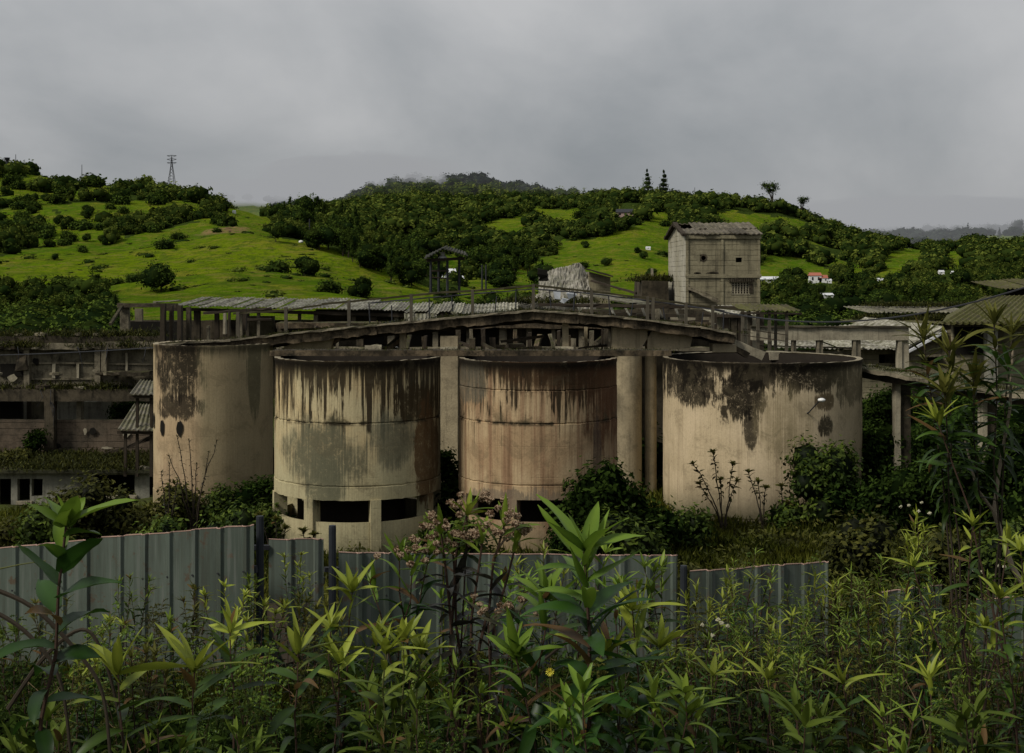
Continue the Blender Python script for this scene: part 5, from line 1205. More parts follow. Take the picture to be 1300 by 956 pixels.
for a, b, lbl in (((123, 578), (190, 556), 'dark timber leaning on the lower wall of the left hall, the longer one'), ((160, 566), (196, 550), 'dark timber leaning on the lower wall of the left hall, the shorter one')):
    m_ = MB(); m_.beam(P(*a, 61), P(*b, 61.6), .14, .12, .02, .4); o = m_.build('fallen_timber', WOOD); tag(o, lbl, 'timber')
# overhead cables
def cable(a, b, Ya, Yb, sag, r, label, n=24):
    p0 = Vector(P(*a, Ya)); p1 = Vector(P(*b, Yb)); pts = [p0.lerp(p1, i / n) - Vector((0, 0, sag * 4 * (i / n) * (1 - i / n))) for i in range(n + 1)]
    m_ = MB(); m_.tube(pts, r, n=5); o = m_.build('cable', RUSTY); tag(o, label, 'cable')
cable((905, 393), (1420, 320), 52, 40, 1.15, .03, 'black overhead cable sweeping from the canopy to the right edge')
cable((-160, 452), (200, 441), 58, 50, .12, .02, 'thin cable along the wall of the left hall')
cable((345, 268), (1010, 392), 300, 54, 1.0, .02, 'thin power line crossing the dark grove, upper one') if False else None

# ================================================================== corrugated metal fence
m = M('green_grey_fence_sheet', .42); p = m.pos(); a_ = m.noise(m.scl(p, (1.4, 1.4, .5)), 1, 6, .65); b_ = m.noise(m.scl(p, (9, 9, .7)), 1, 4, .7); z = m.xyz(p)[2]
col = m.mix(a_.step(.35, .65), (.062, .078, .062), (.102, .125, .102)); col = m.mix(b_.step(.5, .72) * .5, col, (.045, .048, .04)); col = m.mix((z + (a_ - .5) * 1.2).step(6.9, 6.0) * .7, col, (.03, .036, .02)); m.b.inputs['Specular IOR Level'].default_value = .4
rs = m.noise(p, 6, 7, .75); col = m.mix(rs.step(.56, .64) * .7, col, (.09, .05, .028)); dr = m.noise(m.scl(p, (16, 16, .5)), 1, 4, .7); col = m.mix(dr.step(.5, .62) * .3, col, (.04, .036, .025)); col = m.mix(dr.step(.44, .36) * .4, col, (.16, .17, .15))
m.b.inputs['Metallic'].default_value = .15; FENCE = m.out(col, rs, .15, .01)
EDGE = mat_plain('rusty_white_edge', (.36, .24, .19), .6, .4, 8)
def fence_panel(a, b, Ya, Yb, label, hole=None):
    p0 = Vector(P(*a, Ya)); p1 = Vector(P(*b, Yb)); L = (Vector((p1.x, p1.y, 0)) - Vector((p0.x, p0.y, 0))).length
    d = (p1 - p0) / L; nrm = Vector((-d.y, d.x, 0)).normalized() * -1
    prof = []; x = 0.0
    while x < L:                                   # trapezoidal ribs every 24 cm
        for dx, h in ((0, 0), (.155, 0), (.172, .024), (.203, .024), (.22, 0)): prof.append((x + dx, h))
        x += .24
    prof = [q for q in prof if q[0] < L - .002] + [(L, 0)]; e = thing('corrugated_fence', label, 'fence', tuple((p0 + p1) / 2 - Vector((0, 0, 1.6))))
    vs = []; fs = []; n = len(prof); zb = float(gz((p0.x + p1.x) / 2, (p0.y + p1.y) / 2)) - .35
    for x, h in prof:
        q = p0 + d * x + nrm * (h + .006 * math.sin(x * 3) + .03 * (float(fbm(np.array(x * 1.7 + a[0]), np.array(1.3), 91)) - .5)); vs.append((q.x, q.y, zb)); vs.append((q.x, q.y, (zb + q.z) / 2)); vs.append((q.x + nrm.x * .03 * (float(fbm(np.array(x * 2.3 + a[0]), np.array(2.3), 92)) - .5), q.y, q.z + random.uniform(-.004, .004) + .02 * (float(fbm(np.array(x * 3 + a[0]), np.array(4.3), 93)) - .5)))
    for i in range(n - 1):
        for j in range(2): fs.append((i * 3 + j, (i + 1) * 3 + j, (i + 1) * 3 + j + 1, i * 3 + j + 1))
    m_ = MB(); m_.add(vs, fs); o = m_.build('sheet', FENCE, e, False, False); o.modifiers.new('s', 'SOLIDIFY').thickness = .003
    m_ = MB()
    for i in range(n - 1):
        q = Vector(vs[i * 3 + 2]); r_ = Vector(vs[i * 3 + 5]); m_.beam(q + Vector((0, 0, .008)), r_ + Vector((0, 0, .006)), .007, .008, .001, .2)
    m_.build('top_edge', EDGE, e)
    sc_ = MB()
    for dz in (.38, 1.22):
        x = .18
        while x < L - .05:
            q = p0 + d * x + nrm * .027; sc_.tube([(q.x, q.y, q.z - dz), (q.x + nrm.x * .008, q.y + nrm.y * .008, q.z - dz)], .009, .008, 6); x += .24
    sc_.build('screws', RUSTY, e)
    m_ = MB()
    for dz in (.35, 1.25): m_.beam(p0 + nrm * -.05 - Vector((0, 0, dz)), p1 + nrm * -.05 - Vector((0, 0, dz)), .04, .06)
    m_.build('rail', RUSTY, e)
fence_panel((-150, 712), (131, 683.5), 12.3, 11.75, 'leftmost grey green corrugated fence sheet with level top')
fence_panel((129, 682), (322, 667), 11.7, 11.3, 'large corrugated fence sheet whose rusty top edge climbs to the right')
fence_panel((341, 685), (411, 684), 11.8, 11.8, 'narrow corrugated fence sheet standing between two dark posts')
fence_panel((430, 701), (562, 701), 11.9, 12.1, 'corrugated fence sheet with a white edge left of the seed heads')
fence_panel((564, 703), (860, 705), 12.1, 12.3, 'wide corrugated fence sheet behind the large leafy plant')
fence_panel((876, 725), (1052, 714), 12.0, 12.4, 'bright ribbed fence sheet right of the middle leaning down to the left')
fence_panel((1120, 752), (1195, 742), 11.6, 11.8, 'short fence sheet half buried in the shrubs at the right')
fence_panel((1240, 762), (1400, 750), 11.4, 11.5, 'low fence sheet hidden in the shrubs at the right edge')
for px, y0, Y, lbl in ((330, 655, 11.4, 'tall dark round fence post right of the climbing fence sheet'), (422, 667, 11.7, 'dark round fence post right of the narrow fence sheet'), (868, 718, 12.0, 'dark fence post at the low step in the right fence'), (693, 780, 9.0, 'thin dark stake in front of the fence in the middle')):
    p0 = P(px, y0, Y); m_ = MB(); zb = float(gz(p0[0], Y)) - .3; m_.tube([(p0[0], Y, zb), (p0[0], Y, p0[2] - .02), (p0[0], Y, p0[2])], .035, .03, 10); o = m_.build('fence_post', mat_plain('blue_black_pipe', (.022, .025, .029), .55, .3)); tag(o, lbl, 'post')
for a, b, lb_ in (((322, 692), (342, 692), 'short dark rail joining the tall post to the narrow fence sheet'), ((412, 720), (430, 720), 'short dark rail joining the second post to the white edged sheet')):
    m_ = MB(); m_.beam(P(*a, 11.75), P(*b, 11.8), .04, .04); o = m_.build('fence_rail', RUSTY); tag(o, lb_, 'rail')
m_ = MB(); m_.beam(P(347, 765, 11.4), P(374, 838, 11.0), .12, .1, .02, .2); o = m_.build('leaning_log', WOOD); tag(o, 'dark rotten log leaning on the narrow fence sheet', 'log')
# ================================================================== bushes round the tanks
def bush(px, ytop, Y, wpx, label, mat=LF_BUSH, leaf=.11, nl=None, kind='low', dens=1.0, core=.75, group=None, seed=None, name='bush', stems=4, ybot=None):
    x = float(XX(px, Y)); zg = float(gz(x, Y)) if ybot is None else ZZ(ybot, Y); H = ZZ(ytop, Y) - zg; W = wpx / FPX * Y
    r = np.random.default_rng(seed or int(px * 7 + ytop)); e = thing(name, label, 'bush', (x, Y, zg), group)
    L = []
    for _ in range(9):
        a = r.random() * 6.28; q = W * .30 * r.random() ** .5; s = W * (.17 + .11 * r.random()); hz = H * (.22 + .58 * r.random())
        L.append((x + math.cos(a) * q, Y + math.sin(a) * q * .7, zg + hz, s, s, min(s * 1.1, H * .3)))
    nl = nl or int(dens * min(9000, 900 + 520 * W * H / (leaf / .11) ** 1.6))
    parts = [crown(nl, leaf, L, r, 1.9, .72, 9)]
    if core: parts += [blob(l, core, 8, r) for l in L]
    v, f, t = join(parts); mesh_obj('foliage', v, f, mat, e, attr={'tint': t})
    s_ = MB()
    for l in L[:stems]: s_.tube([(x + (l[0] - x) * .2, Y, zg - .3), (x + (l[0] - x) * .7, Y, zg + (l[2] - zg) * .6), (l[0], l[1], l[2] + l[5] * .7)], .03, .012, 4)
    s_.build('stem', BARK, e); return e
B = [
 (772, 578, 39.0, 115, 'big dark bush against the right side of the rust streaked tank', LF_BDARK), (735, 632, 38.4, 80, 'lower dark bush at the left foot of the big bush', LF_BDARK), (826, 618, 39.5, 90, 'dark bush filling the gap between the middle and widest tanks', LF_BDARK), (800, 655, 37.5, 100, 'low bush in front of the gap between the middle and widest tanks', LF_BUSH),
 (1040, 562, 45.0, 95, 'tall olive bush covering the right side of the widest tank', LF_BUSH), (1075, 590, 44.5, 70, 'dark bush touching the tall olive bush on its right', LF_BDARK),
 (1120, 540, 49.0, 100, 'dark thicket bush directly right of the widest tank', LF_BDARK), (1175, 530, 46, 110, 'dark thicket bush between the two walkway pillars, upper', LF_BDARK), (1150, 580, 43.5, 120, 'dark thicket bush between the two walkway pillars, lower', LF_BDARK), (1215, 560, 43, 100, 'dark thicket bush left of the pale walkway pillar', LF_BDARK), (1290, 540, 43.5, 110, 'dark thicket bush right of the pale walkway pillar', LF_BDARK), (1330, 590, 38, 120, 'dark bush at the right edge below the walkway', LF_BDARK), (1108, 482, 56, 95, 'dark bush under the beginning of the curved walkway', LF_BDARK), (1170, 488, 57, 80, 'dark bush under the curved walkway right of its first pillar', LF_BDARK), (1200, 505, 54, 110, 'bush in the shade behind the curved walkway', LF_BDARK), (1270, 515, 52, 90, 'bush behind the pale walkway pillar', LF_BDARK),
 (570, 545, 45.5, 60, 'bush standing in the gap between the two legged tanks', LF_BDARK), (572, 610, 43, 70, 'low bush between the feet of the two legged tanks', LF_BDARK), (346, 600, 45.5, 40, 'narrow dark bush between the far left tank and the cream tank', LF_BDARK), (545, 668, 38.8, 50, 'small bush at the right foot of the cream tank', LF_BUSH),
 (320, 612, 46.5, 70, 'dark green bush in front of the far left tank', LF_BDARK), (282, 618, 46.6, 60, 'green bush at the middle of the far left tank foot', LF_BUSH), (240, 612, 47, 60, 'olive bush at the left foot of the far left tank', LF_OLIVE), (205, 625, 46, 60, 'bush at the corner of the left hall and the far left tank', LF_OLIVE),
 (150, 618, 44, 80, 'olive bush in front of the wide window of the left hall', LF_OLIVE), (95, 600, 43, 95, 'yellowish shrub in front of the left hall', LF_OLIVE), (10, 640, 42, 90, 'low shrub under the windows at the left edge', LF_OLIVE), (60, 640, 40, 90, 'low green shrub below the leftmost windows', LF_BUSH), (190, 648, 40, 90, 'low scrub bush behind the fence left of the far left tank', LF_BUSH), (290, 645, 40, 90, 'low scrub bush behind the climbing fence sheet', LF_BUSH), (345, 640, 41, 50, 'low scrub bush at the left foot of the cream tank', LF_BUSH),
 (165, 512, 63.2, 60, 'bush growing inside the opening of the left hall', LF_BDARK), (45, 548, 61, 26, 'dark creeper clump hanging on the lower wall of the left hall', LF_BDARK), (18, 575, 59.5, 50, 'grassy tuft bush on the mossy ledge at the far left', LF_OLIVE), (1095, 655, 36, 100, 'low green bush in the field right of the widest tank', LF_OLIVE), (1290, 640, 32, 120, 'green bush in the field at the right edge', LF_BUSH), (1210, 640, 33, 80, 'green bush in the field left of the pale pillar foot', LF_OLIVE), (870, 650, 41, 60, 'low bush at the left foot of the widest tank', LF_BUSH), (600, 662, 38, 70, 'low green bush in front of the middle tank legs', LF_BUSH), (1000, 640, 44.6, 60, 'small bush at the foot of the widest tank', LF_BUSH),
]
for px, yt, Y, w_, lbl, mt in B:
    kw = {}
    if Y > 58: kw = dict(ybot={165: 534, 45: 576, 18: 592}[px])
    bush(px, yt, Y, w_, lbl, mt, leaf=.13 if Y > 30 else .1, **kw)
# tufts of plants on ledges, roofs and beams: uncountable moss and weeds
def tufts(name, spots, label, mat, n_per=60, leaf=.07, h=.16, seed=3):
    r = np.random.default_rng(seed); P_ = []
    for (x, y, z, w_) in spots:
        k = int(n_per * (.5 + r.random())); c = np.stack([x + r.normal(size=k) * w_, y + r.normal(size=k) * w_ * .5, z + np.abs(r.normal(size=k)) * h * .5], 1); P_.append(c)
    c = np.concatenate(P_); n = len(c); nrm = unit(n, r); nrm[:, 1] -= .6; nrm /= np.linalg.norm(nrm, axis=1, keepdims=True); up = unit(n, r) * .5 + np.array([0, 0, 1.0]); up -= nrm * (up * nrm).sum(1, keepdims=True); up /= np.linalg.norm(up, axis=1, keepdims=True)
    v, f, t = leaf_quads(c, nrm, up, leaf * (.6 + r.random(n)) * 1.5, leaf * (.3 + .3 * r.random(n)), np.clip(r.normal(size=n) * .25 + .4, 0, 1))
    o = mesh_obj(name, v, f, mat, attr={'tint': t}); tag(o, label, 'weeds', kind='stuff')
sp = []
for _ in range(120):
    px = random.uniform(200, 950); sp.append((*P(px, beam_y(px) - .5, 49.8), random.uniform(.05, .25)))
for _ in range(40):
    px = random.uniform(560, 700); sp.append((*P(px, beam_y(px) - 1, 50.2), random.uniform(.1, .3)))
for _ in range(60): px = random.uniform(345, 850); sp.append((*P(px, 446, 42.4), random.uniform(.1, .3)))
tufts('beam_weeds', sp, 'moss and small weeds along the gable walkway and slab', LF_OLIVE, 26, .05, .1)
sp = [(*P(random.uniform(-100, 200), 427, 62.3), .4) for _ in range(90)] + [(*P(random.uniform(-100, 200), 440, 61.8), .3) for _ in range(40)] + [(*P(random.uniform(-100, 190), 494, 61.8), .3) for _ in range(50)]
sp += [(XX(random.uniform(-120, 190), 60), yy, ZZ(597, 57.6) + (yy - 57.6) / 4.44 * (ZZ(578, 62.04) - ZZ(597, 57.6)), .5) for yy in [random.uniform(57.7, 61.8) for _ in range(420)]]
tufts('ledge_weeds', sp, 'grass and moss covering the ledges of the left hall', LF_OLIVE, 70, .11, .28)
sp = [(*P(random.uniform(1100, 1240), 388.5, 106), .5) for _ in range(60)] + [(*P(random.uniform(1096, 1215), 405.5, 88), .5) for _ in range(60)] + [(*P(random.uniform(1146, 1175), 440, 74), .4) for _ in range(30)] + [(*P(random.uniform(816, 848), 356.5, 81), .5) for _ in range(40)] + [(*P(random.uniform(655, 740), 384, 79.5), .8) for _ in range(60)]
tufts('roof_weeds', sp, 'weeds and moss growing on the ridges of the right hand roofs and rubble', LF_OLIVE, 50, .14, .3)
sp = []
for k in range(120):
    t = random.random() * 5; i = int(t); a, b = cp[i], cp[i + 1]; f_ = t - i; q = P(a[0] + (b[0] - a[0]) * f_, a[1] + (b[1] - a[1]) * f_, a[2] + (b[2] - a[2]) * f_); sp.append((q[0], q[1] + random.uniform(-.6, .6), q[2], .25))
tufts('walkway_weeds', sp, 'moss and creeping weeds on the curved walkway', LF_OLIVE, 30, .05, .06)
# dark ivy thicket mass below the walkway & between buildings
r = np.random.default_rng(77); L = []
for _ in range(60):
    px = r.uniform(1095, 1400); Y = r.uniform(50, 66); x = XX(px, Y); L.append((x, Y, gz(x, Y) + r.uniform(.3, 1.9), 1.3, 1.2, 1.0))
for _ in range(26):
    px = r.uniform(340, 860); Y = r.uniform(52, 56); x = XX(px, Y); L.append((x, Y, gz(x, Y) + r.uniform(.3, 1.7), 1.2, 1.0, .9))
v, f, t = join([crown(26000, .16, L, r, 1.8, .75, 9)] + [blob(l, .75, 8, r) for l in L]); o = mesh_obj('undergrowth', v, f, LF_BDARK, attr={'tint': t}); tag(o, 'dark tangled undergrowth behind the tanks and under the walkway', 'undergrowth', kind='stuff')
# low scrub behind the buildings, left foot of hill
r = np.random.default_rng(78); L = []
for _ in range(150):
    px = r.uniform(-250, 150); Y = r.uniform(72, 108); x = XX(px, Y); L.append((x, Y, float(surf(x, Y)) + r.uniform(.2, 1.4), 1.9, 1.7, 1.3))
for _ in range(120):
    px = r.uniform(960, 1500); Y = r.uniform(92, 130); x = XX(px, Y); L.append((x, Y, float(surf(x, Y)) + r.uniform(.2, 1.6), 2.0, 1.8, 1.5))
v, f, t = join([crown(42000, .24, L, r, 1.6, .8, 9)] + [blob(l, .8, 8, r) for l in L]); o = mesh_obj('scrub', v, f, LF_DARK, attr={'tint': t}); tag(o, 'dense scrub on the bank between the ruins and the hills', 'scrub', kind='stuff')

# ================================================================== grass
def blades(name, N, xr, yr, h, wd, label, mat, seed, mask=None, tint=.5, persp=True):
    r = np.random.default_rng(seed); Y = yr[0] + (yr[1] - yr[0]) * r.random(N)
    X = (XX(xr[0] + (xr[1] - xr[0]) * r.random(N), Y) if persp else xr[0] + (xr[1] - xr[0]) * r.random(N)); cl = fbm(X * .8, Y * .8, seed); ok = r.random(N) < smooth(.25, .55, cl) * .85 + .15
    if mask is not None: ok &= mask(X, Y)
    X = X[ok]; Y = Y[ok]; cl = cl[ok]; n = len(X); Z = gz(X, Y) - .03; H = h * (.4 + .9 * r.random(n)) * (.5 + cl); a = r.random(n) * 6.28; b = r.random(n) * .55
    d = np.stack([np.cos(a), np.sin(a), np.zeros(n)], 1); s = np.stack([-np.sin(a), np.cos(a), np.zeros(n)], 1) * (wd * (.6 + .8 * r.random(n)))[:, None]; base = np.stack([X, Y, Z], 1); zz = np.array([0, 0, 1.0])
    m1 = base + zz * (H * .55)[:, None] + d * (H * b * .25)[:, None]; tp = base + zz * (H * (1 - b * .35))[:, None] + d * (H * b)[:, None]
    v = np.stack([base - s, base + s, m1 + s * .8, tp, m1 - s * .8], 1).reshape(-1, 3); f = np.arange(n * 5).reshape(n, 5)
    t = np.clip(tint + (fbm(X * .3, Y * .3, seed + 1) - .5) * 1.4 + r.normal(size=n) * .15, 0, 1); o = mesh_obj(name, v, f, mat, attr={'tint': np.repeat(t, 5)}); tag(o, label, 'grass', kind='stuff')
def notank(X, Y):
    ok = np.ones(X.shape, bool)
    for px, Yc, Rr in ((454.5, 42, 2.5), (683, 42, 2.4), (966.5, 49.5, 3.6), (271.5, 50, 2.2)): ok &= (X - XX(px, Yc)) ** 2 + (Y - Yc) ** 2 > Rr ** 2
    return ok
blades('field_grass', 130000, (-60, 1400), (26, 56), .42, .022, 'rough yellowish green grass around the tanks', GRASS, 12, notank, .5)
blades('bank_grass', 90000, (-80, 1400), (12.5, 27), .45, .012, 'rough grass on the bank behind the fence', GRASS, 13, None, .45)
blades('verge_grass', 130000, (-120, 1440), (4.0, 12.5), .30, .0045, 'fine tangled grass on the near bank in front of the fence', GRASS, 14, None, .35)
# small low weeds as ground cover on the near bank
def leafcover(name, N, yr, leaf, hmax, label, mat, seed, xr=(-120, 1440)):
    r = np.random.default_rng(seed); Y = yr[0] + (yr[1] - yr[0]) * r.random(N); X = XX(xr[0] + (xr[1] - xr[0]) * r.random(N), Y); cl = fbm(X * 1.3, Y * 1.3, seed); H = hmax * smooth(.3, .7, cl)
    c = np.stack([X, Y, gz(X, Y) + r.random(N) ** .8 * (H + .04)], 1); nrm = unit(N, r) + np.array([0, -.5, .9]); nrm /= np.linalg.norm(nrm, axis=1, keepdims=True); up = unit(N, r); up -= nrm * (up * nrm).sum(1, keepdims=True); up /= np.linalg.norm(up, axis=1, keepdims=True)
    s = leaf * (.5 + r.random(N)); v, f, t = leaf_quads(c, nrm, up, s * 1.5, s * .6, np.clip((c[:, 2] - gz(X, Y)) / (hmax + .01) * .7 + r.normal(size=N) * .15, 0, 1)); o = mesh_obj(name, v, f, mat, attr={'tint': t}); tag(o, label, 'weeds', kind='stuff')
leafcover('field_weeds', 60000, (28, 46), .10, .55, 'patchy low weeds over the field in front of the tanks', LF_OLIVE, 31)
leafcover('bank_weeds', 60000, (12.6, 28), .07, .6, 'patchy weeds on the bank behind the fence', LF_BUSH, 32)
leafcover('verge_weeds', 110000, (5.0, 12.3), .035, .36, 'dense small leaved weeds on the near bank', LF_BDARK, 33)

# ================================================================== foreground plants
class Leaves:
    def __init__(s): s.v = []; s.f = []; s.t = []; s.o = 0
    def leaf(s, base, direction, ln, wd, droop, tint, r, roll=0.0, fold=.25, n=6):
        d = np.array(direction, float); d /= np.linalg.norm(d); z = np.array([0, 0, 1.0]); side = np.cross(d, z)
        if np.linalg.norm(side) < 1e-3: side = np.array([1.0, 0, 0])
        side /= np.linalg.norm(side); nu = np.cross(side, d); c, s_ = math.cos(roll), math.sin(roll); side, nu = side * c + nu * s_, nu * c - side * s_
        p = np.array(base, float); vs = []; wob = r.random() * 6.28; tw = r.normal() * .12
        for i in range(n + 1):
            t = i / n; w_ = wd * .5 * (math.sin(math.pi * min(1, (t * .94 + .06)) ** .8) ** .8) * (1 - .15 * t) if i < n else 0.0005; w_ = max(w_, wd * .03 if i < n else .0003)
            dd = d * 1.0; ang = droop * t; dd = d * math.cos(ang) - nu * math.sin(ang) if True else d
            if i: p = p + dd * (ln / n)
            up = nu * math.cos(ang) + d * math.sin(ang); wav = math.sin(t * 9 + wob) * wd * .05
            vs += [p + side * w_ + up * (w_ * fold * 1.4 + wav), p, p - side * w_ + up * (w_ * fold * 1.4 - wav)]; side = side + up * tw / n
        for i in range(n):
            a = s.o + i * 3; s.f += [(a, a + 1, a + 4, a + 3), (a + 1, a + 2, a + 5, a + 4)]
        s.v += vs; dry = r.random() < .035; s.t += [2.0 if dry else min(1, max(0, tint + (.14 if k % 3 == 1 else 0) - .15 * (1 - (k // 3) / n))) for k in range(len(vs))]; s.o += len(vs)
    def build(s, mat, par, name='foliage'):
        if s.v: return mesh_obj(name, np.array(s.v), np.array(s.f), mat, par, True, attr={'tint': s.t})
def heads(center, rad, n, r, par, mat, name='seed_head', flat=.7, sz=.0038):
    m_ = MB(); c = np.array(center); 
    for _ in range(n):
        d = r.normal(size=3); d /= np.linalg.norm(d); q = c + d * np.array([rad, rad, rad * flat]) * r.random() ** .4; s_ = sz * (.7 + .8 * r.random())
        m_.add([(q[0] + s_, q[1], q[2]), (q[0] - s_ * .5, q[1] + s_ * .8, q[2]), (q[0] - s_ * .5, q[1] - s_ * .8, q[2]), (q[0], q[1], q[2] + s_ * 1.3), (q[0], q[1], q[2] - s_ * .8)], [(0, 1, 3), (1, 2, 3), (2, 0, 3), (1, 0, 4), (2, 1, 4), (0, 2, 4)])
        if r.random() < .3: m_.tube([tuple(c - np.array([0, 0, rad])), tuple(q)], .0012, .001, 3)
    return m_.build(name, mat, par, False, False)
def plant(px, ytop, Y, label, kind='lance', ntip=3, spread=60, leaf=.12, wd=.03, mat=LF_PLANT, stemr=.006, seed=None, tips=None, bx=None, leafz=.55, flowers=None, group=None, name='leafy_plant', space=.035, stemmat=STEM, tipmat=None, base_z=None, lean=.5, whorl=9, tipleaf=1.0, cat='plant'):
    """stems from one root; tips given as photo positions (px,py[,Y])"""
    r = np.random.default_rng(seed or int(px * 3 + ytop * 5)); bx = px if bx is None else bx; x0 = float(XX(bx, Y)); z0 = float(gz(x0, Y)) - .05 if base_z is None else base_z
    e = thing(name, label, cat, (x0, Y, z0), group); ST_ = MB(); LV = Leaves(); TV = Leaves()
    if tips is None: tips = [(px + (r.random() - .5) * spread * 2 * (k > 0), ytop + (k > 0) * r.random() * spread * 1.1) for k in range(ntip)]
    for k, tp in enumerate(tips):
        Yt = tp[2] if len(tp) > 2 else Y + r.normal() * .12 * max(.6, spread / FPX * Y * 2); q = Vector(P(tp[0], tp[1], Yt)); b = Vector((x0 + r.normal() * .03, Y + r.normal() * .03, z0)); mid = b.lerp(q, .45); mid.z += (q.z - b.z) * .08; mid.x = b.x + (q.x - b.x) * lean * .45 + r.normal() * .03; L = (q - b).length
        pts = [(b * (1 - t) ** 2 + mid * 2 * t * (1 - t) + q * t * t) for t in np.linspace(0, 1, 9)]; pts = [p + Vector((r.normal(), r.normal(), 0)) * .006 * (0 < i < 8) * L for i, p in enumerate(pts)]
        ST_.tube(pts, stemr, stemr * .4, 5)
        nlv = max(6, int(L * leafz / space)); ph = r.random() * 6.28
        for i in range(nlv):
            t = 1 - leafz * (i / nlv) ** 1.05; j = min(7, int(t * 8)); p = pts[j].lerp(pts[j + 1], t * 8 - j); ax = (pts[j + 1] - pts[j]).normalized(); ph += 2.4 + r.normal() * .25; el = .95 - 1.15 * (i / nlv) + r.normal() * .3
            a = Vector((math.cos(ph), math.sin(ph), 0)); d = a * math.cos(el) + ax * math.sin(el); g = 1 - .35 * abs(i / nlv - .35); new = i < nlv * .22
            (TV if (new and tipmat) else LV).leaf(p, d, leaf * g * (.75 + .5 * r.random()), wd * g * (.8 + .4 * r.random()) * (.75 if new else 1), .35 + .9 * (i / nlv) + r.normal() * .4, (.85 if new else .5) - .45 * (i / nlv) + r.normal() * .1, r, r.normal() * .3)
        ax = (pts[8] - pts[7]).normalized()
        for i in range(whorl):
            ph = i * 2.4 + r.normal() * .4; el = .45 + 1.0 * (i / whorl) + r.normal() * .15; a = Vector((math.cos(ph), math.sin(ph), 0)); d = a * math.cos(el) + ax * math.sin(el)
            (TV if tipmat else LV).leaf(pts[8], d, leaf * tipleaf * (1 - .55 * i / whorl) * (.7 + .6 * r.random()), wd * tipleaf * (.6 + .3 * r.random()), .35 * (1 - i / whorl) + .1, .8 + .2 * i / whorl + r.normal() * .07, r, r.normal() * .3)
        if flowers and k < flowers[0]:
            for q_ in range(flowers[2]): c = pts[8] + Vector((r.normal() * .05, r.normal() * .04, .02 + r.random() * .05)); heads(c, flowers[3], flowers[4], r, e, flowers[1])
    ST_.build('stem', stemmat, e); LV.build(mat, e); TV.build(tipmat or mat, e, 'young_foliage'); return e
# --- the large plants one recognises
plant(742, 690, 4.3, 'tallest broad leaved plant with red stem right of the seed heads', leaf=.235, wd=.062, mat=LF_BIG, stemr=.011, tips=[(742, 700, 4.3)], leafz=.9, space=.019, whorl=5, seed=11, tipleaf=1.05, base_z=8.0, name='broad_leaved_plant')
plant(800, 770, 4.6, 'broad leaved plant leaning at the right of the tallest plant', leaf=.17, wd=.045, mat=LF_BIG, tips=[(803, 775), (838, 822), (770, 830)], leafz=.8, space=.03, seed=12, name='broad_leaved_plant', tipmat=LF_YEL)
plant(700, 815, 4.4, 'broad leaved plant with drooping leaves left of the tallest plant', leaf=.19, wd=.05, mat=LF_BIG, tips=[(693, 760), (655, 835)], leafz=.8, space=.03, seed=13, name='broad_leaved_plant')
plant(600, 650, 5.0, 'tall seeding plant with pinkish brown seed clusters and purple leaves', leaf=.16, wd=.032, mat=LF_PURP, stemr=.010, tips=[(594, 650), (560, 678), (640, 668), (655, 690), (575, 700), (612, 690)], leafz=.55, space=.045, whorl=3, flowers=(6, SEED, 9, .017, 60), seed=14, bx=590, name='seeding_plant', tipmat=LF_PLANT)
plant(592, 640, 5.1, 'bright upright shoot at the very top of the seeding plant', leaf=.12, wd=.03, mat=LF_YEL, tips=[(593, 655)], leafz=.15, space=.05, whorl=5, seed=15, name='shoot')
plant(512, 705, 5.0, 'seeding plant with rosy seed clusters left of the tall seeding plant', leaf=.15, wd=.034, mat=LF_BIG, tips=[(507, 712), (545, 705), (523, 720), (470, 740)], leafz=.6, space=.04, flowers=(3, SEED, 7, .015, 50), seed=16, name='seeding_plant', whorl=4)
plant(630, 775, 4.7, 'low seeding stems with two brown seed clusters in front of the fence', leaf=.13, wd=.03, mat=LF_PURP, tips=[(620, 788), (650, 786)], leafz=.4, space=.05, flowers=(2, SEED, 6, .014, 45), seed=17, name='seeding_plant', whorl=3)
plant(450, 740, 4.9, 'yellow green leafy plant left of the rosy seed clusters', leaf=.15, wd=.034, mat=LF_PLANT, tips=[(447, 752), (420, 800), (480, 810)], leafz=.6, space=.035, seed=18, tipmat=LF_YEL)
plant(510, 805, 4.2, 'lime green young plant with bright upturned leaves below the rosy seed clusters', leaf=.13, wd=.036, mat=LF_YEL, tips=[(512, 815), (490, 830), (535, 830)], leafz=.6, space=.03, seed=19, stemmat=STEMG)
for i, (px, yt, Y, ln, lbl) in enumerate(((292, 785, 4.6, .15, 'pointed leaf rosette in front of the climbing fence sheet, the tallest of the row'), (247, 835, 4.2, .15, 'pointed leaf rosette second from left in the front row'), (150, 838, 4.0, .17, 'pointed leaf rosette leftmost in the front row'), (378, 812, 4.4, .15, 'pointed leaf rosette just left of the dark fence post'), (430, 825, 4.6, .13, 'pointed leaf rosette under the second fence post'), (1070, 850, 4.8, .11, 'pointed leaf rosette in front of the right shrubs'), (905, 840, 4.6, .11, 'bright pointed leaf rosette right of the broad leaved plants'), (975, 845, 4.6, .10, 'bright pointed leaf rosette in the right front row'), (1180, 845, 4.6, .11, 'bright pointed leaf rosette near the right corner'))):
    plant(px, yt, Y, lbl, leaf=ln * 1.3, wd=ln * .27, mat=LF_PLANT, tips=[(px, yt + 18)], leafz=.5, space=.030, whorl=6, seed=30 + i, tipmat=LF_YEL, name='leaf_rosette')
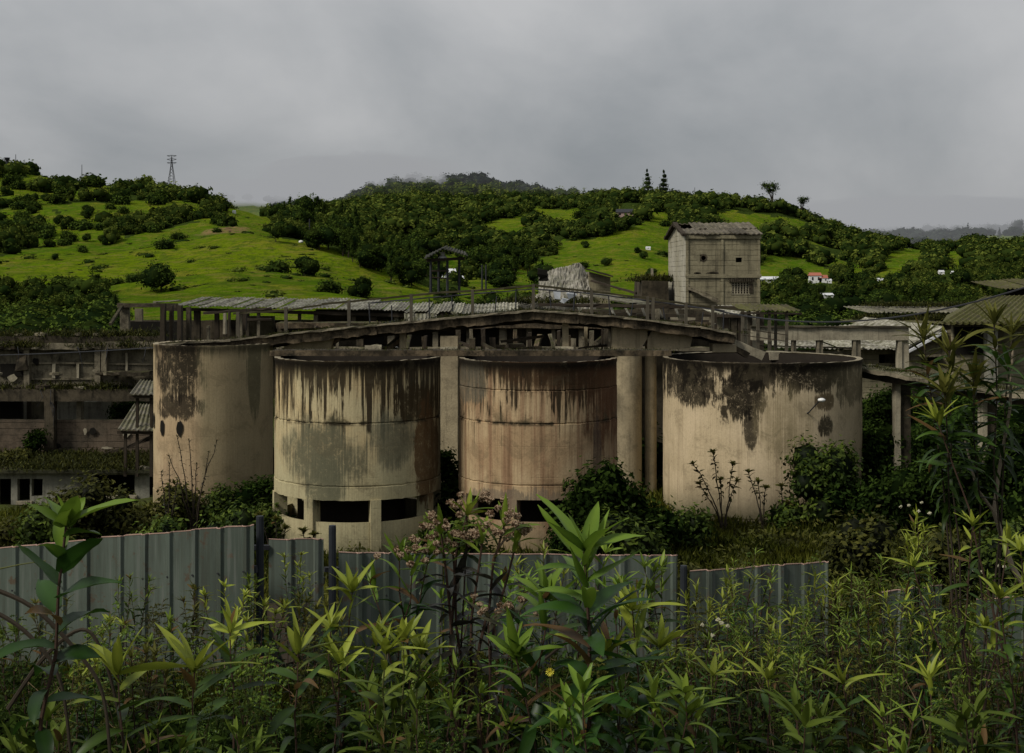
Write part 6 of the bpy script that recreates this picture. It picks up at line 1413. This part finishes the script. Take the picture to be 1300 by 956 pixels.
# big oval leaved plant at the left edge with bare curved branches
e = plant(88, 640, 3.6, 'leafy branch with large oval glossy leaves at the left edge', leaf=.16, wd=.075, mat=LF_BIG, stemr=.009, tips=[(84, 668)], bx=20, leafz=.42, space=.034, whorl=6, seed=51, base_z=7.9, name='oval_leaved_plant')
for i, (pts, lbl) in enumerate((([(-30, 740), (40, 770), (100, 830), (130, 880), (140, 960)], 'dark bare branch arching down across the left corner, uppermost'), ([(-30, 765), (30, 800), (75, 860), (90, 960)], 'dark bare branch arching down across the left corner, lower'), ([(10, 900), (60, 830), (110, 800), (140, 860), (160, 960)], 'dark hooped bare branch at the left corner'), ([(0, 722), (30, 716), (58, 712)], 'short pale twig sticking in from the left edge'), ([(78, 828), (110, 815), (148, 782)], 'thin pale dead stem slanting in front of the left fence'), ([(52, 800), (100, 820), (130, 838), (142, 832)], 'thin pale twig curling at the foot of the left fence'), ([(640, 866), (690, 838), (735, 800)], 'thin dark branch slanting across the middle foreground'))):
    m_ = MB(); q = [Vector(P(a, b, 3.9 + .15 * i)) for a, b in pts]; s_ = []
    for k in range(len(q) - 1):
        p0, p1, p2, p3 = q[max(0, k - 1)], q[k], q[k + 1], q[min(len(q) - 1, k + 2)]
        for j in range(6): t = j / 6; s_.append(.5 * ((2 * p1) + (p2 - p0) * t + (2 * p0 - 5 * p1 + 4 * p2 - p3) * t * t + (3 * p1 - p0 - 3 * p2 + p3) * t ** 3))
    s_.append(q[-1]); th = i > 2 and i < 6; m_.tube(s_, .003 if th else .0075, .0015 if th else .005, 6); o = m_.build('bare_branch', STEMG if th else BARK); tag(o, lbl, 'branch')
# tall thin shrub on the right edge
plant(1230, 400, 5.6, 'tall thin shrub with spiky leaf rosettes towering at the right edge', leaf=.165, wd=.030, mat=LF_PLANT, stemr=.007, stemmat=BARK, tips=[(1172, 430, 5.6), (1205, 445, 5.5), (1262, 412, 5.5), (1285, 425, 5.7), (1200, 500, 5.4), (1236, 480, 5.5)], bx=1262, leafz=.25, space=.014, whorl=10, seed=61, base_z=7.4, name='spiky_shrub', lean=1.5, tipmat=LF_OLIVE)
plant(1188, 520, 5.3, 'single bright spiky rosette on a bare stem below the tall shrub', leaf=.15, wd=.026, mat=LF_PLANT, stemr=.006, tips=[(1190, 535, 5.3)], bx=1300, leafz=.14, space=.022, whorl=9, seed=62, base_z=8.0, name='spiky_shrub', lean=.3, tipmat=LF_YEL)
plant(1235, 650, 5.0, 'bright rosette on a dark stem at the right in front of the field', leaf=.11, wd=.024, mat=LF_PLANT, tips=[(1235, 668, 5), (1280, 690, 5.2), (1160, 720, 5.1)], leafz=.4, space=.03, seed=63, name='spiky_shrub', tipmat=LF_YEL)
plant(1300, 690, 4.6, 'leafy shrub cut by the right edge of the picture', leaf=.11, wd=.026, mat=LF_PLANT, tips=[(1296, 700), (1310, 740), (1270, 760), (1250, 800)], leafz=.7, space=.03, seed=64, name='spiky_shrub', tipmat=LF_YEL)
m_ = MB(); m_.tube([P(1330, 790, 5.6), P(1285, 720, 5.6), P(1262, 650, 5.6), P(1268, 600, 5.65), P(1282, 520, 5.7), P(1286, 440, 5.75)], .013, .005, 6); m_.tube([P(1262, 650, 5.6), P(1240, 620, 5.6), P(1225, 560, 5.7)], .008, .004, 5); o = m_.build('bare_branch', mat_plain('pale_bark', (.17, .14, .10), .9, .3)); tag(o, 'pale forked bare branch rising at the right edge', 'branch')
# --- shrub belt right of the middle: each its own shrub
desc = ['slender', 'bushy', 'loose', 'upright', 'leaning', 'spreading']
rows = [(1165, 645, 6.6), (1120, 700, 6.9), (1080, 715, 7.2), (1035, 720, 7.0), (1000, 735, 7.4), (960, 690, 7.4), (925, 715, 6.8), (1210, 690, 6.4), (1260, 720, 6.2), (1150, 740, 6.0), (1095, 760, 6.3), (1045, 790, 5.7), (1005, 770, 6.2), (960, 760, 6.0), (925, 770, 5.8), (885, 735, 6.6), (900, 800, 5.2), (1120, 800, 5.4), (1185, 780, 5.6), (1235, 800, 5.2), (1285, 810, 5.2), (945, 815, 5.1), (1015, 825, 5.0), (1135, 830, 5.0), (860, 800, 5.6), (1070, 740, 8.2), (1180, 700, 8.6), (990, 800, 5.6)]
pos_w = ['left of the ribbed fence sheet end', 'over the ribbed fence sheet', 'in front of the field grass', 'near the pale forked branch', 'behind the bright rosettes', 'at the foot of the right fence']
for i, (px, yt, Y) in enumerate(rows):
    r_ = np.random.default_rng(500 + i); fl = (1, SEEDW, 5, .008, 16) if i in (0, 8, 16) else None; nt_ = 4 if Y > 5.8 else 3
    yt += 12
    plant(px, yt, Y, f'{desc[i % 6]} small leaved green shrub in the right foreground belt' + (' with a white flower head' if fl else ''), leaf=.06 if i % 3 else .085, wd=.0125 if i % 3 else .016, mat=[LF_PLANT, LF_BUSH, LF_BIG, LF_OLIVE][i % 4], ntip=nt_ + 2, spread=34, leafz=.62, space=.016, seed=500 + i, flowers=fl, name='foreground_shrub', tipmat=[LF_YEL, LF_PLANT, LF_PLANT][i % 3], stemr=.0045, whorl=3, tipleaf=.8, group=['slender', 'bushy', 'loose', 'upright', 'leaning', 'spreading'][i % 6] + ' shrubs of the right foreground belt' + (' in flower' if fl else ''), cat='shrub')
# --- left weeds against the fence
for i, (px, yt, Y) in enumerate(((165, 735, 8.5), (285, 745, 7.6), (245, 748, 7.8), (315, 735, 8.2), (382, 705, 9.2), (380, 760, 6.8), (215, 790, 6.2), (140, 790, 6.6), (60, 760, 7.6), (20, 800, 6.0), (335, 770, 6.2), (185, 830, 5.2), (320, 830, 5.0), (100, 840, 5.0), (415, 770, 6.8), (110, 640, 22), (190, 590, 30), (80, 620, 26))):
    if Y > 20: continue
    plant(px, yt, Y, f'{desc[i % 6]} weedy shrub growing against the left metal fence', leaf=.07, wd=.019, mat=[LF_BUSH, LF_PLANT, LF_OLIVE][i % 3], ntip=5, spread=30, leafz=.65, space=.02, seed=700 + i, name='fence_weed', tipmat=[None, LF_YEL, None][i % 3], stemr=.004, whorl=6, group=desc[i % 6] + ' weedy shrubs against the left fence', cat='shrub')
# --- middle greens
for i, (px, yt, Y, mt) in enumerate(((560, 760, 6.0, LF_BIG), (640, 740, 6.3, LF_BIG), (690, 700, 7.4, LF_YEL), (730, 690, 8, LF_PLANT), (790, 740, 6.0, LF_BIG), (840, 720, 7.0, LF_PLANT), (580, 850, 4.8, LF_BUSH), (470, 885, 4.4, LF_BUSH), (610, 880, 4.4, LF_PLANT), (740, 880, 4.0, LF_BIG), (830, 870, 4.2, LF_BIG), (870, 880, 4.2, LF_PLANT), (530, 900, 4.0, LF_BUSH), (60, 915, 4.2, LF_BUSH), (200, 925, 4.0, LF_BUSH), (1010, 905, 4.2, LF_BUSH), (1120, 910, 4.2, LF_PLANT), (1240, 905, 4.2, LF_BUSH), (300, 930, 4.0, LF_BUSH))):
    row = 'front edge' if yt > 835 else 'middle of the bank'
    plant(px, yt, Y, f'{desc[i % 6]} green leafy plant at the {row}', leaf=.135 if i % 2 else .10, wd=.034 if i % 2 else .019, mat=mt, ntip=4, spread=45, leafz=.75, space=.03, seed=900 + i, whorl=4, group=f'{desc[i % 6]} leafy plants at the {row}', stemr=.005)
# feathery and tangled growth between the leafy plants
def feathery(px, ytop, Y, label, group, seed, n=5, ln=.5):
    r = np.random.default_rng(seed); x0 = float(XX(px, Y)); z0 = float(gz(x0, Y)) - .03; e = thing('feathery_weed', label, 'plant', (x0, Y, z0), group); ST_ = MB(); V = []; Fs = []; T = []; o = 0
    for k in range(n):
        q = Vector(P(px + r.normal() * 28, ytop + abs(r.normal()) * 30, Y + r.normal() * .15)); b = Vector((x0, Y, z0)); side = Vector((r.normal(), r.normal() * .5, 0)) * .10; pts = [b.lerp(q, t) + side * math.sin(t * 3) for t in np.linspace(0, 1, 12)]; ST_.tube(pts, .0035, .001, 4)
        for j in range(4, 12):
            for m in range(7):
                p = np.array(pts[j - 1].lerp(pts[j], r.random())); a = r.random() * 6.28; d = np.array([math.cos(a), math.sin(a), .5 + r.normal() * .3]); d /= np.linalg.norm(d); L_ = .05 * (1.3 - j / 12) + .02
                nl = 9; tt = np.linspace(.2, 1, nl); c = p + d * L_ * tt[:, None]; c[:, 2] -= tt ** 2 * L_ * .4; nn = unit(nl, r) + np.array([0, -.4, .9]); nn /= np.linalg.norm(nn, axis=1, keepdims=True); up = unit(nl, r); up -= nn * (up * nn).sum(1, keepdims=True); up /= np.linalg.norm(up, axis=1, keepdims=True)
                v, f, t = leaf_quads(c, nn, up, np.full(nl, .016), np.full(nl, .006), np.clip(.25 + .5 * j / 12 + r.normal(size=nl) * .12, 0, 1)); V.append(v); Fs.append(f + o); T.append(t); o += len(v)
    ST_.build('stem', STEMG if seed % 2 else STEM, e); mesh_obj('foliage', np.concatenate(V), np.concatenate(Fs), [LF_PLANT, LF_OLIVE, LF_BUSH][seed % 3], e, attr={'tint': np.concatenate(T)})
for i, (px, yt, Y) in enumerate(((40, 770, 5.6), (120, 760, 5.8), (200, 740, 6.6), (260, 790, 5.2), (330, 800, 5.0), (400, 790, 5.2), (470, 780, 5.4), (550, 790, 5.2), (640, 800, 5.0), (700, 780, 5.4), (860, 770, 5.6), (920, 750, 6.0), (980, 780, 5.4), (1040, 760, 5.8), (1100, 780, 5.4), (1160, 770, 5.6), (1220, 750, 5.8), (1280, 780, 5.4), (1130, 700, 7.4), (1010, 700, 8), (90, 840, 4.6), (290, 860, 4.4), (560, 860, 4.4), (780, 840, 4.6), (1000, 850, 4.5), (1200, 850, 4.5))):
    feathery(px, yt, Y, 'feathery fine leaved weed on the left half of the near bank' if px < 600 else 'feathery fine leaved weed on the right half of the near bank', 'feathery weeds on the left half of the near bank' if px < 600 else 'feathery weeds on the right half of the near bank', 2000 + i)
# dead stalks and tangled runners
r = np.random.default_rng(404); m_ = MB()
for _ in range(260):
    px = r.uniform(-60, 1380); Y = r.uniform(4.4, 10.5); x = float(XX(px, Y)); z = float(gz(x, Y)); L_ = r.uniform(.15, .75); a = r.random() * 6.28; b = r.uniform(.1, 1.0); d = Vector((math.cos(a) * b, math.sin(a) * b, 1)).normalized() * L_; k = Vector((r.normal(), r.normal(), -.3)) * .12 * L_
    p = Vector((x, Y, z)); m_.tube([p, p + d * .4 + k, p + d * .75 + k * 1.6, p + d + k * 2.6 - Vector((0, 0, .06 * L_))], .0035, .001, 4)
o = m_.build('dead_stalks', mat_plain('dead_stalk', (.12, .085, .05), .9, .6, 20), None, False, False); tag(o, 'dry brown stalks and runners tangled through the near bank', 'stalks', kind='stuff')
# yellow flower
e = thing('yellow_flower', 'single small yellow flower low in the middle foreground', 'flower', P(698, 852, 4.1)); c = P(698, 852, 4.1); LV = Leaves()
for k in range(14): a = k * .449; LV.leaf(c, (math.cos(a), -.5, math.sin(a)), .016, .006, .1, 1, rng)
LV.build(mat_leaf('yellow_petal', (.4, .36, .03), (.55, .5, .05), (.65, .6, .08), .2, .5), e, 'petals'); m_ = MB(); m_.tube([c, (c[0] + .01, c[1] + .02, c[2] - .5)], .002, n=4); m_.build('stem', STEMG, e)
# twiggy saplings before the tanks
for i, (tips, bx, Y, lbl) in enumerate((([(880, 590), (905, 575), (930, 590), (915, 610), (888, 615), (935, 612)], 918, 44.3, 'open branching sapling in front of the widest tank'), ([(950, 600), (962, 612), (972, 620)], 968, 44.4, 'thin leafy sapling second in front of the widest tank'), ([(992, 618), (1000, 640)], 993, 44.4, 'thinnest sapling in front of the widest tank'), ([(225, 555), (240, 560), (265, 575), (275, 560), (250, 590), (215, 580)], 246, 46.2, 'bare twiggy sapling in front of the far left tank'), ([(205, 600), (215, 590), (225, 610)], 212, 45, 'reddish twiggy sapling at the corner of the far left tank'), ([(385, 675), (398, 680), (380, 690)], 388, 36, 'small weed sapling in front of the cream tank legs'), ([(330, 655), (350, 660), (362, 672)], 350, 36.5, 'small weed sapling at the left leg of the cream tank'))):
    sp_ = i in (3, 4)
    plant(0, 0, Y, lbl, leaf=.22 if not sp_ else .16, wd=.11 if not sp_ else .05, mat=LF_OLIVE if not sp_ else LF_PURP, tips=[(a, b, Y + random.uniform(-.5, .3)) for a, b in tips], bx=bx, leafz=.34 if not sp_ else .5, space=.05 if not sp_ else .09, whorl=26 if not sp_ else 5, seed=1200 + i, stemr=.03, name='sapling', base_z=float(gz(XX(bx, Y), Y)) - .1, stemmat=BARK)
# tidy
for o in bpy.data.objects:
    if '_o' in o: del o['_o']
print('objects', len(bpy.data.objects))
